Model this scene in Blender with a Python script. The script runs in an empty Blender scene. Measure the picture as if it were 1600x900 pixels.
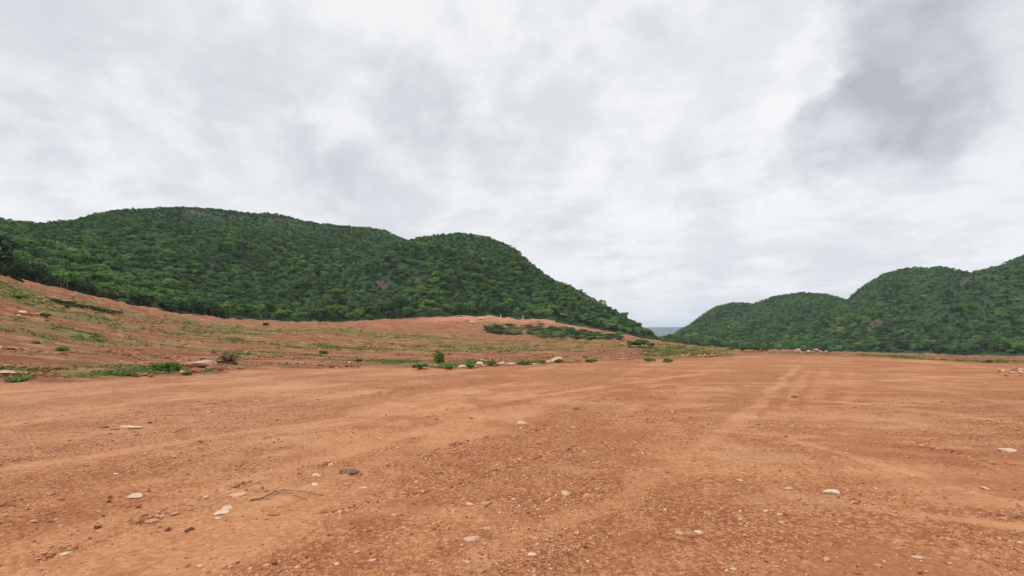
import bpy, bmesh, math, random
import numpy as np
from mathutils import Vector, Matrix

random.seed(7)
RNG = np.random.default_rng(11)
scene = bpy.context.scene
COL = scene.collection

# ------------------------------------------------------------------ camera
F_PX, HORIZON, CAM_Z = 800.0, 525.0, 1.6          # of the 1600x900 photograph
PITCH = math.atan((HORIZON - 450) / F_PX)
cam_d = bpy.data.cameras.new('camera')
cam_d.sensor_width = 36.0
cam_d.lens = 36.0 * F_PX / 1600
cam_d.clip_start, cam_d.clip_end = 0.05, 30000
cam = bpy.data.objects.new('camera', cam_d)
COL.objects.link(cam)
cam.location = (0, 0, CAM_Z)
cam.rotation_euler = (math.pi / 2 + PITCH, 0, 0)
scene.camera = cam

# ------------------------------------------------------------------ view
vs = scene.view_settings
vs.view_transform, vs.look, vs.gamma, vs.use_curve_mapping = 'Standard', 'None', 1.0, False
vs.exposure = 0.14
scene.cycles.max_bounces = 5
scene.cycles.diffuse_bounces = 3
scene.cycles.transparent_max_bounces = 4
scene.cycles.volume_bounces = 1
scene.cycles.use_denoising = True
scene.cycles.caustics_reflective = scene.cycles.caustics_refractive = False

SUN_EL, SUN_AZ = math.radians(50), math.radians(228)   # azimuth clockwise from +Y: behind, to the left
HAZE_DENSITY = 0.00012


def pix_dir(px, py):
    a, b = (px - 800) / F_PX, (py - 450) / F_PX
    return Vector((a, math.cos(PITCH) + b * math.sin(PITCH), math.sin(PITCH) - b * math.cos(PITCH)))


def pix_ae(px, py):
    d = pix_dir(px, py)
    return math.atan2(d.x, d.y), d.z / math.hypot(d.x, d.y)


# ------------------------------------------------------------------ sky
world = bpy.data.worlds.new("World")
scene.world = world
world.use_nodes = True
NT = world.node_tree
NT.nodes.clear()


class NB:
    """small helper to write node graphs"""
    def __init__(self, nt):
        self.nt = nt

    def n(self, t, **kw):
        nd = self.nt.nodes.new(t)
        for k, v in kw.items():
            setattr(nd, k, v)
        return nd

    def put(self, sock, v):
        if isinstance(v, bpy.types.NodeSocket):
            self.nt.links.new(v, sock)
        else:
            sock.default_value = v

    def math(self, op, a, b=None, c=None, clamp=False):
        m = self.n('ShaderNodeMath', operation=op, use_clamp=clamp)
        self.put(m.inputs[0], a)
        if b is not None: self.put(m.inputs[1], b)
        if c is not None: self.put(m.inputs[2], c)
        return m.outputs[0]

    def vm(self, op, a, b=None):
        m = self.n('ShaderNodeVectorMath', operation=op)
        self.put(m.inputs[0], a)
        if b is not None:
            if op == 'SCALE': self.put(m.inputs[3], b)
            else: self.put(m.inputs[1], b)
        return m.outputs['Value'] if op in ('DOT_PRODUCT', 'LENGTH') else m.outputs[0]

    def noise(self, vec, scale, detail=5.0, rough=0.5, dist=0.0):
        m = self.n('ShaderNodeTexNoise')
        if vec is not None: self.put(m.inputs['Vector'], vec)
        m.inputs['Scale'].default_value = scale
        m.inputs['Detail'].default_value = detail
        m.inputs['Roughness'].default_value = rough
        m.inputs['Distortion'].default_value = dist
        return m.outputs['Fac'], m.outputs['Color']

    def ramp(self, fac, stops, interp='LINEAR'):
        m = self.n('ShaderNodeValToRGB')
        m.color_ramp.interpolation = interp
        el = m.color_ramp.elements
        while len(el) < len(stops): el.new(0.5)
        for e, (p, c) in zip(el, stops):
            e.position = p
            e.color = (c, c, c, 1) if not isinstance(c, tuple) else (*c, 1)
        self.put(m.inputs[0], fac)
        return m.outputs[0]

    def mix(self, fac, a, b, blend='MIX'):
        m = self.n('ShaderNodeMix', data_type='RGBA', blend_type=blend)
        self.put(m.inputs[0], fac)
        for s, v in ((m.inputs[6], a), (m.inputs[7], b)):
            self.put(s, (*v, 1) if isinstance(v, tuple) and len(v) == 3 else v)
        return m.outputs[2]

    def maprange(self, v, a, b, c=0.0, d=1.0, smooth=False):
        m = self.n('ShaderNodeMapRange')
        if smooth: m.interpolation_type = 'SMOOTHSTEP'
        self.put(m.inputs[0], v)
        for i, x in enumerate((a, b, c, d)): m.inputs[1 + i].default_value = x
        return m.outputs[0]

    def attr(self, name, kind='GEOMETRY'):
        m = self.n('ShaderNodeAttribute', attribute_name=name)
        m.attribute_type = kind
        return m


b = NB(NT)
tc = b.n('ShaderNodeTexCoord')
dirv = b.vm('NORMALIZE', tc.outputs['Generated'])
sep = b.n('ShaderNodeSeparateXYZ')
b.put(sep.inputs[0], dirv)
zz = b.math('MAXIMUM', sep.outputs[2], 0.0)
den = b.math('ADD', zz, 0.16)
u_ = b.math('DIVIDE', sep.outputs[0], den)
v_ = b.math('DIVIDE', sep.outputs[1], den)
comb = b.n('ShaderNodeCombineXYZ')
b.put(comb.inputs[0], b.math('ADD', u_, b.math('MULTIPLY', v_, 0.15)))
b.put(comb.inputs[1], v_)
cv = comb.outputs[0]
wf, wc = b.noise(cv, 0.9, 4, 0.5)
warp = b.vm('ADD', cv, b.vm('SCALE', b.vm('SUBTRACT', wc, (0.5, 0.5, 0.5)), 0.55))
n1, _ = b.noise(warp, 1.25, 7, 0.56, 0.25)
n2, _ = b.noise(warp, 3.6, 7, 0.6, 0.15)
n3, _ = b.noise(b.vm('ADD', dirv, (3.1, 0, 0)), 2.9, 6, 0.55, 0.3)
n4, _ = b.noise(b.vm('ADD', dirv, (0, 5.1, 0)), 7.5, 8, 0.6, 0.35)
base = b.math('ADD', b.math('MULTIPLY', n1, 0.28), b.math('ADD', b.math('MULTIPLY', n2, 0.22), b.math('ADD', b.math('MULTIPLY', n3, 0.24), b.math('MULTIPLY', n4, 0.26))))
dark = b.maprange(base, 0.42, 0.575, 1.0, 0.0, True)
# larger banks of cloud at their own bearings, edges torn by noise
_, wob = b.noise(dirv, 3.2, 7, 0.6)
dw = b.vm('ADD', dirv, b.vm('SCALE', b.vm('SUBTRACT', wob, (0.5, 0.5, 0.5)), 0.34))
sepw = b.n('ShaderNodeSeparateXYZ'); b.put(sepw.inputs[0], dw)
acc = 0.0
def bank(px, py, r, w, soft=0.75):
    """r in photograph pixels; w>0 darker, w<0 brighter"""
    global acc
    c = pix_dir(px, py).normalized()
    dist = b.vm('LENGTH', b.vm('SUBTRACT', dw, tuple(c)))
    rr = r / F_PX
    acc = b.math('ADD', acc, b.maprange(dist, rr * (1 - soft), rr, w, 0.0, True))
bank(1420, 110, 130, 0.62, 0.35); bank(1520, 40, 170, 0.5, 0.4); bank(1315, 205, 90, 0.85, 0.4)
bank(1590, 190, 150, 0.3); bank(1190, 315, 50, 0.5, 0.6); bank(1440, 210, 90, 0.4)
bank(470, 170, 150, 0.2, 0.6); bank(180, 110, 100, 0.25); bank(660, 180, 100, 0.3, 0.5); bank(540, 265, 100, 0.3)
bank(330, 275, 110, 0.25); bank(40, 180, 90, 0.2); bank(780, 230, 80, 0.25); bank(880, 330, 90, 0.2); bank(60, 40, 150, 0.15)
bank(1130, 90, 140, -0.25); bank(980, 200, 140, -0.15); bank(1230, 100, 70, -0.4); bank(100, 290, 150, -0.25)
bank(760, 60, 160, -0.15); bank(520, 200, 60, -0.3); bank(1000, 420, 260, -0.12); bank(1500, 330, 180, -0.15)
bank(440, 50, 80, -0.2); bank(1200, 330, 160, -0.2)
acc = b.math('MULTIPLY', acc, b.maprange(b.noise(dirv, 4.6, 8, 0.58, 0.15)[0], 0.36, 0.62, 1.25, 0.55))
facd = b.maprange(b.math('ADD', b.math('MULTIPLY', dark, 0.92), acc), -0.1, 2.25, 0.0, 1.0)
cloud = b.ramp(facd, [(0.0, (9.1, 9.1, 9.1)), (0.22, (8.1, 8.2, 8.35)), (0.5, (6.7, 6.9, 7.2)), (0.75, (5.5, 5.7, 6.1)), (1.0, (4.6, 4.75, 5.15))])
# overcast skies are brightest overhead
zen = b.maprange(sep.outputs[2], 0.55, 0.95, 1.0, 2.0, True)
cloud = b.vm('SCALE', cloud, zen)
sky = b.n('ShaderNodeTexSky', sky_type='NISHITA')
sky.sun_disc = False
sky.sun_elevation, sky.sun_rotation = SUN_EL, SUN_AZ
skycol = b.mix(0.93, sky.outputs[0], cloud)
bg = b.n('ShaderNodeBackground')
b.put(bg.inputs[0], skycol)
bg.inputs[1].default_value = 0.1
wo = b.n('ShaderNodeOutputWorld')
NT.links.new(bg.outputs[0], wo.inputs[0])

# ------------------------------------------------------------------ sun behind the cloud
sun_d = bpy.data.lights.new('sun', 'SUN')
sun_d.energy = 1.5
sun_d.angle = math.radians(10)
sun_d.color = (1.0, 0.95, 0.88)
sun = bpy.data.objects.new('sun', sun_d)
COL.objects.link(sun)
sd = Vector((math.sin(SUN_AZ) * math.cos(SUN_EL), math.cos(SUN_AZ) * math.cos(SUN_EL), math.sin(SUN_EL)))
sun.rotation_euler = sd.to_track_quat('Z', 'Y').to_euler()
sun.location = (0, 0, 50)


# ================================================================== numeric noise
def _h(ix, iy, seed):
    n = (ix.astype(np.int64) * 374761393 + iy.astype(np.int64) * 668265263 + seed * 974711) & 0xffffffff
    n = ((n ^ (n >> 13)) * 1274126177) & 0xffffffff
    n = (n ^ (n >> 16)) & 0xffffffff
    return n.astype(np.float64) / 4294967295.0


def vnoise(x, y, seed=0):
    x0, y0 = np.floor(x), np.floor(y)
    fx, fy = x - x0, y - y0
    fx = fx * fx * fx * (fx * (fx * 6 - 15) + 10)
    fy = fy * fy * fy * (fy * (fy * 6 - 15) + 10)
    a, b_ = _h(x0, y0, seed), _h(x0 + 1, y0, seed)
    c, d = _h(x0, y0 + 1, seed), _h(x0 + 1, y0 + 1, seed)
    return (a + (b_ - a) * fx) * (1 - fy) + (c + (d - c) * fx) * fy


def fbm(x, y, size, octv=4, seed=0, gain=0.5):
    """about -1..1, `size` = metres of the largest feature"""
    x, y = np.asarray(x, float) / size, np.asarray(y, float) / size
    s, a, t = 0.0, 1.0, 0.0
    for o in range(octv):
        ca, sa = math.cos(0.6 + o * 1.3), math.sin(0.6 + o * 1.3)
        s = s + a * (vnoise(x * ca - y * sa + 17.3 * o, x * sa + y * ca + 5.1 * o, seed + o) * 2 - 1)
        t += a
        a *= gain
        x, y = x * 2.03, y * 2.03
    return s / t * 1.6


def sstep(a, b_, v):
    t = np.clip((v - a) / (b_ - a), 0, 1)
    return t * t * (3 - 2 * t)


# ================================================================== terrain
def table(pts):
    """(px,py,dist) -> sorted arrays az, e(tan elevation), dist"""
    r = sorted([(*pix_ae(p[0], p[1]), p[2] if len(p) > 2 else None) for p in pts])
    az = np.array([q[0] for q in r]); e = np.array([q[1] for q in r])
    if r[0][2] is None:
        d = CAM_Z / np.maximum(-e, 1e-4)
    else:
        d = np.array([q[2] for q in r], float)
    return az, e, d


# the edge of the levelled field (flat ground up to here)
T_EDGE = table([(-500, 602), (-200, 600), (0, 598), (120, 596), (230, 592), (330, 585), (420, 577), (560, 576), (700, 577), (780, 573),
                (880, 568), (960, 564), (1060, 562), (1130, 557), (1200, 554.5), (1300, 557), (1400, 560), (1500, 566), (1600, 571), (1900, 585)])
T_MID = table([(-500, 520, 36), (0, 527, 40), (200, 538, 45), (400, 541, 50), (600, 546, 58), (800, 549, 66), (1000, 546, 75),
               (1060, 546, 72), (1130, 549, 66), (1200, 551.5, 66), (1300, 554.5, 64), (1400, 557, 60), (1500, 561, 56), (1600, 564, 50), (1900, 575, 48)])
T_RIDGE = table([(-500, 400, 85), (-200, 415, 84), (0, 434, 84), (50, 450, 90), (100, 461, 95), (160, 473, 100), (200, 483, 104), (260, 497, 108), (320, 508, 112),
                 (420, 512, 120), (540, 514, 135), (640, 524, 140), (800, 531, 150), (900, 533, 150), (1000, 539, 150), (1050, 541, 150),
                 (1130, 547.5, 160), (1200, 550.5, 170), (1300, 553.5, 170), (1400, 556, 165), (1500, 559.5, 150), (1600, 562, 140), (1900, 570, 130)])
T_BASE = table([(-500, 400, 120), (-200, 418, 125), (0, 436, 130), (60, 448, 140), (100, 459, 150), (150, 468, 165), (200, 477, 175), (260, 488, 188), (300, 492, 195), (350, 499, 200), (430, 502, 212),
                (530, 504, 222), (600, 499, 224), (700, 494, 226), (760, 493, 228), (850, 499, 235), (900, 508, 242), (950, 518, 250),
                (1000, 529, 262), (1020, 532, 275), (1050, 537, 360), (1100, 543, 400), (1150, 549, 400), (1250, 552, 390), (1400, 555.5, 370), (1600, 561.5, 340), (1900, 566, 320)])
T_FAR = table([(-500, 430, 900), (700, 500, 900), (950, 518, 900), (1000, 531, 5000), (1040, 533, 5000), (1100, 540, 2500), (1250, 552, 1500), (1900, 560, 1500)])


def ti(T, az):
    return np.interp(az, T[0], T[1]), np.interp(az, T[0], T[2])


def ground_base(az, d):
    """large form of the ground: height at azimuth az and distance d"""
    e1, d1 = ti(T_EDGE, az); e2, d2 = ti(T_MID, az); e3, d3 = ti(T_RIDGE, az); e4, d4 = ti(T_BASE, az); e5, d5 = ti(T_FAR, az)
    z1, z2, z3, z4, z5 = 0 * e1, CAM_Z + e2 * d2, CAM_Z + e3 * d3, CAM_Z + e4 * d4, CAM_Z + e5 * d5
    z = np.where(d <= d1, z1, z1 + (z2 - z1) * ((d - d1) / (d2 - d1)))
    t = (d - d2) / (d3 - d2)
    z = np.where(d > d2, z2 + (z3 - z2) * t, z)
    t = np.clip((d - d3) / (d4 - d3), 0, 1)
    z = np.where(d > d3, z3 + (z4 - z3) * t, z)
    t = np.clip((d - d4) / (d5 - d4), 0, None)
    z = np.where(d > d4, z4 + (z5 - z4) * np.minimum(t, 1.0), z)
    front = sstep(math.radians(75), math.radians(55), np.abs(az))
    return z * front


RUT = (math.sin(math.radians(25)), math.cos(math.radians(25)))   # wheel tracks run towards the gap between the hills


def masks(x, y):
    az, d = np.arctan2(x, y), np.hypot(x, y)
    d1 = ti(T_EDGE, az)[1]; d2 = ti(T_MID, az)[1]; d3 = ti(T_RIDGE, az)[1]; d4 = ti(T_BASE, az)[1]
    wob = fbm(x, y, 3.0, 4, 5) * np.clip(d * 0.03, 0.2, 1.6)
    rough = sstep(-0.4, 0.5, (d - d1) + wob)
    rough *= sstep(math.radians(80), math.radians(60), np.abs(az))
    along, across = x * RUT[0] + y * RUT[1], x * RUT[1] - y * RUT[0]
    left = sstep(math.radians(24), math.radians(8), az)
    track = fbm(along / 9.0, across, 1.1, 4, 31) * left + fbm(x / 2.2, y, 1.6, 4, 37) * (1 - left) * 0.6
    patch = fbm(x, y, 3.2, 5, 41)
    gravel = np.clip(0.50 + 0.55 * patch - 0.45 * track, 0, 1)
    pale = sstep(0.15, 0.75, 0.7 * track - 0.45 * patch + 0.1)
    # light dusty wheel track running out to the gap
    def seg(px0, py0, px1, py1, w, s=1.0):
        def g(px, py):
            a, e = pix_ae(px, py); r = CAM_Z / -e
            return r * math.sin(a), r * math.cos(a)
        ax, ay = g(px0, py0); bx, by = g(px1, py1)
        L = math.hypot(bx - ax, by - ay); ux, uy = (bx - ax) / L, (by - ay) / L
        tt = (x - ax) * ux + (y - ay) * uy
        dd = np.abs((x - ax) * uy - (y - ay) * ux + 0.12 * fbm(x, y, 1.2, 3, 77))
        return s * sstep(w, w * 0.35, dd) * sstep(-1.5, 0.5, tt) * sstep(L + 2.0, L, tt)
    tr = np.maximum.reduce([seg(1150, 662, 1245, 575, 0.26, 0.8), seg(1270, 662, 1290, 575, 0.3, 0.45), seg(470, 668, 1100, 583, 0.3, 0.9), seg(420, 690, 1090, 594, 0.16, 0.6), seg(300, 700, 900, 602, 0.14, 0.5), seg(1000, 760, 1175, 640, 0.22, 0.5), seg(1230, 640, 1262, 580, 0.2, 0.5), seg(1330, 640, 1330, 580, 0.25, 0.4),
                            seg(0, 735, 620, 640, 0.25, 0.7), seg(690, 655, 1000, 606, 0.3, 0.6), seg(1250, 690, 1450, 748, 0.16, 0.9),
                            seg(1330, 700, 1560, 722, 0.2, 0.9), seg(1290, 628, 1400, 632, 0.16, 0.9), seg(1420, 640, 1640, 668, 0.35, 0.7),
                            seg(1480, 806, 1640, 826, 0.16, 0.9), seg(560, 790, 640, 800, 0.28, 0.7), seg(800, 850, 960, 780, 0.2, 0.6), seg(1150, 675, 1420, 695, 0.2, 0.6)])
    pale = np.clip(np.maximum(pale * 0.75, tr), 0, 1) * (1 - rough)
    gravel = gravel * (1 - 0.9 * tr)
    # green: strips and patches on the rough ground
    gn = fbm(x / 2.6, y, 5.0, 5, 51)
    t12 = (d - d1) / (d2 - d1); t23 = (d - d2) / (d3 - d2); t34 = (d - d3) / (d4 - d3)
    azd = np.degrees(az)
    g = 0.0 * x
    g = np.maximum(g, sstep(0.10, 0.30, t12) * sstep(1.1, 0.5, t12) * sstep(-5, -30, azd) * 0.60)
    g = np.maximum(g, sstep(0.0, 0.06, t12) * sstep(0.4, 0.2, t12) * sstep(16, 8, azd) * 0.68)
    g = np.maximum(g, sstep(0.4, 0.9, t12) * sstep(0.4, 0.1, t23) * 0.62)
    g = np.maximum(g, sstep(0.2, 0.5, t23) * sstep(1.0, 0.85, t23) * sstep(20, 10, azd) * 0.72)
    g = np.maximum(g, sstep(-26, -29, azd) * sstep(0.5, 0.9, t23) * sstep(0.5, 0.2, t34) * 0.95 * (azd > -34))
    g = np.maximum(g, sstep(33, 38, azd) * sstep(0.0, 0.3, t12) * sstep(0.2, -0.1, t23) * 0.75)
    g = np.maximum(g, sstep(12, 16, azd) * sstep(26, 20, azd) * sstep(0.05, 0.3, t12) * sstep(0.5, 0.1, t23) * 0.85)
    g = np.maximum(g, sstep(0.12, 0.25, t34) * sstep(0.62, 0.5, t34) * sstep(-1.5, 1.5, azd) * sstep(12, 10, azd) * 1.3)
    g = np.maximum(g, sstep(-20, -30, azd) * sstep(0.05, 0.2, t12) * sstep(0.9, 0.3, t23) * 0.5)
    grass = sstep(0.30, 0.95, g * (0.85 + 1.0 * gn + 0.35 * fbm(x, y, 1.2, 3, 57))) * rough * sstep(1.0, 0.9, (d / d4))
    # the bare cut bank under the wooded hill
    bank_ = sstep(0.15, 0.45, t34) * sstep(-19, -15, azd) * sstep(15, 13, azd) * (t34 < 1.3)
    bank_ = np.maximum(bank_, sstep(0.0, 0.2, t34) * sstep(-27, -30, azd))
    bare = np.clip(sstep(-0.1, 0.5, fbm(x / 3, y, 7, 4, 61)), 0, 1) * rough
    scar = sstep(0.62, 0.80, t34 + 0.08 * fbm(x, y, 6, 3, 63)) * sstep(1.15, 1.0, t34) * sstep(-12, -8, azd) * sstep(10, 6, azd) * rough
    return rough, gravel, pale, grass, bank_, bare, scar


def plane_pt(px, py):
    a, e = pix_ae(px, py); q = CAM_Z / -e
    return q * math.sin(a), q * math.cos(a)


# ragged lines of torn-up soil and stones left by the machines
LINES = [([(60, 872), (150, 838), (230, 812), (330, 776), (430, 742), (520, 722)], 0.16), ([(560, 742), (640, 722), (730, 690), (860, 668)], 0.13),
         ([(-20, 750), (90, 742), (170, 730), (290, 712)], 0.07), ([(930, 640), (975, 652), (1030, 657)], 0.16), ([(500, 800), (700, 760), (900, 700)], 0.08),
         ([(1420, 690), (1520, 715), (1640, 730)], 0.12), ([(840, 780), (905, 775), (960, 770)], 0.10),
         ([(150, 672), (230, 660)], 0.12), ([(300, 640), (480, 626), (620, 612)], 0.10), ([(1000, 600), (1060, 607), (1120, 606)], 0.12)]


def line_mask(x, y):
    m = np.zeros_like(np.asarray(x, float))
    wx = x + 0.10 * fbm(x, y, 0.5, 3, 301); wy = y + 0.14 * fbm(x, y, 0.6, 3, 303)
    for pts, w in LINES:
        P = [plane_pt(*p) for p in pts]
        for (ax, ay), (bx, by) in zip(P[:-1], P[1:]):
            L2 = (bx - ax) ** 2 + (by - ay) ** 2
            t = np.clip(((wx - ax) * (bx - ax) + (wy - ay) * (by - ay)) / L2, 0, 1)
            dd = np.hypot(wx - ax - t * (bx - ax), wy - ay - t * (by - ay))
            m = np.maximum(m, sstep(w, w * 0.2, dd))
    return m * np.clip(0.45 + 1.2 * fbm(x, y, 0.35, 3, 305), 0, 1)


def ground_z(x, y, fine=True):
    x, y = np.asarray(x, float), np.asarray(y, float)
    az, d = np.arctan2(x, y), np.hypot(x, y)
    z = ground_base(az, d)
    d1 = ti(T_EDGE, az)[1]; d4 = ti(T_BASE, az)[1]
    out = sstep(-0.5, 1.5, d - d1 + 0.5 * fbm(x, y, 1.6, 3, 5))
    # small bank of bulldozed clods along the rim of the field
    rim = np.exp(-((d - d1 - 0.7 - 0.5 * fbm(x, y, 2.5, 3, 9)) / 0.55) ** 2)
    leftish = sstep(math.radians(22), math.radians(-12), az)
    z = z + rim * (0.05 + 0.10 * np.clip(fbm(x, y, 0.9, 4, 3) + 0.3, 0, 1)) * leftish
    amp = 0.02 + 0.0035 * np.clip(d - d1, 0, 80)
    z = z + out * (fbm(x / 2.2, y, 2.2, 5, 21) * amp * 2.0)
    z = z + out * fbm(x / 3, y, 14, 3, 23) * np.clip((d - d1) / 120, 0, 1) * 0.3
    for w_, a_, sd_ in ((8.0, 0.22, 201), (3.4, 0.09, 207)):
        q = (d + w_ * 0.8 * fbm(x / 2, y, w_ * 2.5, 3, sd_)) / w_
        fr = q - np.floor(q)
        z = z + sstep(1.5, 6, d - d1) * a_ * (fr - 0.5 - sstep(0.86, 1.0, fr)) * -1.0 * np.clip(fbm(x / 3, y, 20, 2, sd_ + 3) + 0.5, 0, 1) * (d < d4)
    # terraces scraped by machines
    z = z + out * 0.10 * np.clip((d - d1) / 30, 0, 1.5) * np.tanh(3 * fbm(x / 5, y, 9, 2, 25))
    t34_ = (d - ti(T_RIDGE, az)[1]) / (d4 - ti(T_RIDGE, az)[1])
    z = z + sstep(0.3, 0.6, t34_) * sstep(1.3, 1.05, t34_) * (0.35 * fbm(az * 220, d * 0.25, 3.2, 4, 221) * sstep(1.0, 0.8, t34_) + 0.12 * fbm(x, y, 3, 3, 223))
    if fine:
        along, across = x * RUT[0] + y * RUT[1], x * RUT[1] - y * RUT[0]
        near = 1 - out
        if x.size > 20000: z = z - near * 0.035 * line_mask(x, y)
        z = z + near * (0.018 * fbm(along / 9, across, 0.9, 3, 31) + 0.008 * np.maximum(fbm(along / 14, across, 0.28, 2, 33), 0) + 0.006 * fbm(along / 4, across, 0.22, 3, 35)
                        + 0.012 * fbm(x, y, 0.5, 4, 45) + (0.005 + 0.006 * np.clip(fbm(x, y, 2.0, 2, 49) + 0.4, 0, 1)) * fbm(x, y, 0.10, 3, 47))
    return z


def mesh_obj(name, verts, faces_flat, face_n, mat, smooth=False, attrs=None, parent=None):
    """verts (N,3) array; faces_flat vertex indices, face_n vertices per face"""
    me = bpy.data.meshes.new(name)
    nf = len(faces_flat) // face_n
    me.vertices.add(len(verts)); me.loops.add(nf * face_n); me.polygons.add(nf)
    me.vertices.foreach_set('co', np.asarray(verts, np.float32).ravel())
    me.loops.foreach_set('vertex_index', np.asarray(faces_flat, np.int32))
    me.polygons.foreach_set('loop_start', np.arange(0, nf * face_n, face_n, dtype=np.int32))
    me.polygons.foreach_set('use_smooth', np.full(nf, smooth))
    for k, v in (attrs or {}).items():
        a = me.attributes.new(k, 'FLOAT', 'POINT')
        a.data.foreach_set('value', np.asarray(v, np.float32))
    me.update(calc_edges=True)
    me.validate()
    if mat: me.materials.append(mat)
    o = bpy.data.objects.new(name, me)
    COL.objects.link(o)
    if parent: o.parent = parent
    return o


def grid_faces(nr, nc, wrap=False):
    i = np.arange(nr - 1)[:, None]; j = np.arange(nc if wrap else nc - 1)[None, :]
    j2 = (j + 1) % nc
    f = np.stack([i * nc + j, i * nc + j2, (i + 1) * nc + j2, (i + 1) * nc + j], -1)
    return f.reshape(-1)


# ================================================================== materials
def new_mat(name, rough=0.95, spec=0.15):
    m = bpy.data.materials.new(name)
    m.use_nodes = True
    nt = m.node_tree
    p = nt.nodes['Principled BSDF']
    p.inputs['Roughness'].default_value = rough
    p.inputs['Specular IOR Level'].default_value = spec
    return m, NB(nt), p


def ground_material():
    m, g, p = new_mat('red_dirt')
    pos = g.n('ShaderNodeNewGeometry').outputs['Position']
    at = {k: g.attr(k).outputs['Fac'] for k in ('rough', 'gravel', 'pale', 'grass', 'bank', 'bare', 'scar')}
    big, _ = g.noise(pos, 0.10, 4, 0.55)
    mid, _ = g.noise(pos, 0.9, 6, 0.6)
    fin, _ = g.noise(pos, 7.0, 6, 0.65)
    vfin, _ = g.noise(pos, 42.0, 4, 0.7)
    mp = g.n('ShaderNodeMapping'); mp.vector_type = 'POINT'
    mp.inputs['Rotation'].default_value = (0, 0, math.radians(25))
    mp.inputs['Scale'].default_value = (1.0, 0.09, 1.0)
    g.put(mp.inputs[0], pos)
    streak, _ = g.noise(mp.outputs[0], 2.6, 5, 0.6)
    col = g.mix(g.maprange(big, 0.35, 0.65, 0, 1, True), (0.335, 0.137, 0.050), (0.368, 0.166, 0.068))
    col = g.mix(g.maprange(mid, 0.35, 0.7), col, (0.31, 0.10, 0.034))
    col = g.mix(g.maprange(streak, 0.48, 0.72, 0, 0.4), col, (0.40, 0.195, 0.10))
    col = g.mix(g.maprange(streak, 0.42, 0.25, 0, 0.5), col, (0.25, 0.088, 0.04))
    # greyer, sandier soil towards the left of the field
    sp = g.n('ShaderNodeSeparateXYZ'); g.put(sp.inputs[0], pos)
    lf = g.math('MULTIPLY', g.maprange(g.math('SUBTRACT', g.math('MULTIPLY', sp.outputs[0], -1.0), g.math('MULTIPLY', sp.outputs[1], 0.15)), -3.5, 6.0, 0, 0.75, True),
                g.maprange(sp.outputs[1], 4.5, 9.0, 0, 1, True))
    col = g.mix(lf, col, (0.40, 0.21, 0.112))
    med, _ = g.noise(pos, 3.0, 8, 0.7)
    col = g.mix(g.maprange(med, 0.50, 0.60, 0, 0.65), col, (0.25, 0.080, 0.032))
    col = g.mix(g.maprange(med, 0.48, 0.40, 0, 0.55), col, (0.44, 0.215, 0.098))
    grit, _ = g.noise(pos, 20.0, 6, 0.75)
    col = g.mix(g.maprange(grit, 0.50, 0.58, 0, 0.75), col, (0.21, 0.068, 0.03))
    col = g.mix(g.maprange(grit, 0.485, 0.42, 0, 0.7), col, (0.50, 0.255, 0.13))
    # gravelly ground: speckles of darker and paler grit
    col = g.mix(g.math('MULTIPLY', at['gravel'], g.maprange(fin, 0.5, 0.68, 0, 0.6)), col, (0.24, 0.075, 0.03))
    col = g.mix(g.math('MULTIPLY', at['gravel'], g.maprange(vfin, 0.56, 0.70, 0, 0.8)), col, (0.50, 0.31, 0.19))
    col = g.mix(g.math('MULTIPLY', at['gravel'], g.maprange(vfin, 0.45, 0.32, 0, 0.7)), col, (0.15, 0.05, 0.025))
    col = g.mix(g.math('MULTIPLY', at['pale'], g.maprange(mid, 0.3, 0.6, 0.35, 0.8)), col, (0.50, 0.245, 0.12))
    # rough ground beyond the field
    mp2 = g.n('ShaderNodeMapping'); mp2.inputs['Scale'].default_value = (0.12, 0.45, 0.6); g.put(mp2.inputs[0], pos)
    hs, _ = g.noise(mp2.outputs[0], 1.6, 6, 0.62)
    mp3 = g.n('ShaderNodeMapping'); mp3.inputs['Scale'].default_value = (0.03, 0.16, 0.3); g.put(mp3.inputs[0], pos)
    hb, _ = g.noise(mp3.outputs[0], 1.5, 5, 0.6)
    rcol = g.mix(g.maprange(hs, 0.36, 0.62), (0.17, 0.058, 0.028), (0.33, 0.148, 0.072))
    rcol = g.mix(g.maprange(hb, 0.40, 0.60, 0, 0.8), rcol, (0.25, 0.155, 0.065))
    rcol = g.mix(g.maprange(fin, 0.55, 0.75, 0, 0.5), rcol, (0.12, 0.042, 0.022))
    tb, _ = g.noise(mp3.outputs[0], 7.0, 5, 0.65)
    rcol = g.mix(g.maprange(tb, 0.50, 0.58, 0, 0.6), rcol, (0.19, 0.062, 0.03))
    rcol = g.mix(g.maprange(tb, 0.47, 0.40, 0, 0.6), rcol, (0.42, 0.215, 0.11))
    rcol = g.mix(g.math('MULTIPLY', at['bank'], 0.85), rcol, g.mix(g.maprange(hs, 0.35, 0.6), (0.25, 0.082, 0.042), (0.36, 0.165, 0.09)))
    rcol = g.mix(at['scar'], rcol, g.mix(g.maprange(fin, 0.4, 0.6), (0.36, 0.13, 0.07), (0.52, 0.29, 0.18)))
    rcol = g.mix(g.maprange(g.noise(pos, 1.6, 8, 0.72)[0], 0.52, 0.60, 0, 0.6), rcol, (0.14, 0.047, 0.025))
    gcol = g.mix(g.maprange(fin, 0.35, 0.65), (0.10, 0.125, 0.03), (0.21, 0.175, 0.055))
    rcol = g.mix(g.math('MULTIPLY', at['grass'], g.maprange(hs, 0.3, 0.6, 0.9, 0.5)), rcol, gcol)
    lines = g.attr('lines').outputs['Fac']
    col = g.mix(g.math('MULTIPLY', lines, g.maprange(fin, 0.42, 0.55, 0.15, 0.85)), col, (0.17, 0.055, 0.025))
    pn, _ = g.noise(pos, 0.45, 7, 0.62)
    col = g.mix(g.maprange(pn, 0.54, 0.62, 0, 0.45, True), col, (0.47, 0.255, 0.13))
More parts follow.
